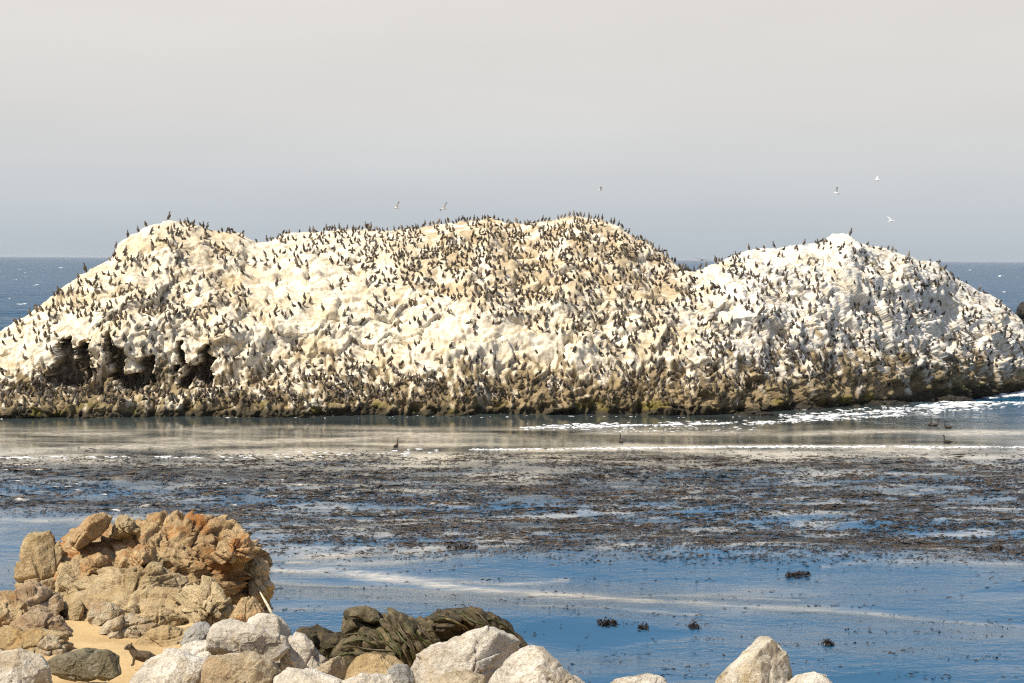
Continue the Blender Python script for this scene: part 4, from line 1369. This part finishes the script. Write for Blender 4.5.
# ================================================================== FOAM
def foam():
    rg = np.random.default_rng(9)
    X, Y, S = [], [], []

    def line(pts, n, jit, smin, smax, brk=.0, sc=40):
        pts = np.array(pts, float)
        x = rg.uniform(pts[0, 0], pts[-1, 0], n)
        y = np.interp(x, pts[:, 0], pts[:, 1]) + rg.normal(0, 1, n) * jit
        k = rg.uniform(0, 1, n) < sstep(brk - .75, brk + .25, fbm(np.stack([x / sc, 0 * x + pts[0, 1], y / 1.5], 1), 3))
        X.append(x[k]); Y.append(y[k]); S.append(rg.uniform(smin, smax, k.sum()) * .62)
    line([(470, 449), (620, 447.6), (760, 447.3), (900, 447.6), (1040, 447.0)], 1500, .28, .10, .36, .12)
    line([(700, 447.6), (1040, 447.0)], 520, .5, .15, .42, .2)
    line([(-20, 457), (100, 456.5), (225, 457.5)], 840, .45, .12, .32, .45, 25)
    line([(225, 456), (480, 451)], 75, 2.0, .2, .45, .2)
    line([(520, 427), (640, 425), (760, 423), (860, 417), (940, 411)], 2200, 1.1, .12, .40, .42, 30)
    line([(600, 431), (760, 428)], 240, 1.0, .08, .25, .4, 20)
    line([(780, 417), (900, 409), (1040, 405)], 1300, 1.6, .12, .45, .4, 30)
    line([(930, 407.5), (1040, 405)], 900, 1.9, .2, .6, .2, 40)
    line([(900, 409), (960, 407), (1040, 404.5)], 120, 1.5, .6, 1.7, .4, 30)
    line([(975, 388.8), (1040, 387.6)], 120, .7, .7, 1.6, .1, 20)
    line([(540, 426), (700, 424.5)], 80, .7, .4, 1.1, .4, 30)
    line([(790, 419), (900, 411)], 90, 1.0, .4, 1.2, .4, 30)
    line([(972, 388.5), (1040, 387.5)], 700, .9, .25, .6, .1, 20)
    line([(0, 417.5), (760, 416.5)], 160, .6, .08, .25, .5, 30)
    for cx, cy, w, n in ((11, 304.5, 6, 30), (22, 303.5, 4, 12), (36, 285, 3, 5), (988, 264.2, 4, 10), (1016, 263.6, 3, 8), (1001, 276, 3, 6), (970, 270, 2, 4), (60, 268, 2, 4)):
        X.append(rg.normal(cx, w * .5, n)); Y.append(rg.normal(cy, .35, n)); S.append(rg.uniform(.5, 1.2, n) * (1 if cy > 280 else 2.2))
    for _ in range(34):
        X.append(np.array([rg.uniform(-20, 60) if rg.uniform() < .5 else rg.uniform(950, 1040)]) + rg.normal(0, .8, 3)); Y.append(np.full(3, rg.uniform(262, 300))); S.append(rg.uniform(.3, .9, 3))
    X, Y, S = map(np.concatenate, (X, Y, S))
    P = on_sea(X, Y)
    D, Fc = ico(1)
    n = len(P)
    sc = np.stack([S * rg.uniform(.9, 2.6, n), S * rg.uniform(.5, 1.1, n), S * rg.uniform(.14, .36, n)], 1) / 2
    V = D[None] * sc[:, None, :] * (1 + .35 * rg.normal(size=(n, len(D), 1))) + P[:, None, :]
    Fq = (Fc[None] + (np.arange(n) * len(D))[:, None, None]).reshape(-1, 3)
    m, t, b = new_mat('foam')
    b.inputs['Base Color'].default_value = (.74, .75, .74, 1)
    b.inputs['Roughness'].default_value = .8
    o = link('foam', mesh_np('foam', V.reshape(-1, 3), Fq), m)
    tag(o, 'white foam on low breaking waves and round the rock foot', 'foam', kind='stuff')


foam()


# ================================================================== SEA AIR
def haze():
    x, y0, y1, z0, z1 = 36000, -60, 31000, -4.0, 19.5
    V = [(a, b, c) for a in (-x, x) for b in (y0, y1) for c in (z0, z1)]
    Fq = [(0, 1, 3, 2), (4, 6, 7, 5), (0, 4, 5, 1), (2, 3, 7, 6), (0, 2, 6, 4), (1, 5, 7, 3)]
    m = bpy.data.materials.new('sea_haze')
    m.use_nodes = True
    t = m.node_tree
    t.nodes.clear()
    o_ = t.nodes.new('ShaderNodeOutputMaterial')
    v_ = t.nodes.new('ShaderNodeVolumePrincipled')
    v_.inputs['Color'].default_value = (.93, .95, .97, 1)
    v_.inputs['Density'].default_value = 3.2e-5
    v_.inputs['Anisotropy'].default_value = .2
    t.links.new(v_.outputs[0], o_.inputs['Volume'])
    o = link('haze', mesh_np('haze', V, Fq, smooth=False), m)
    tag(o, 'thin pale sea haze over the water', 'haze', kind='stuff')


haze()
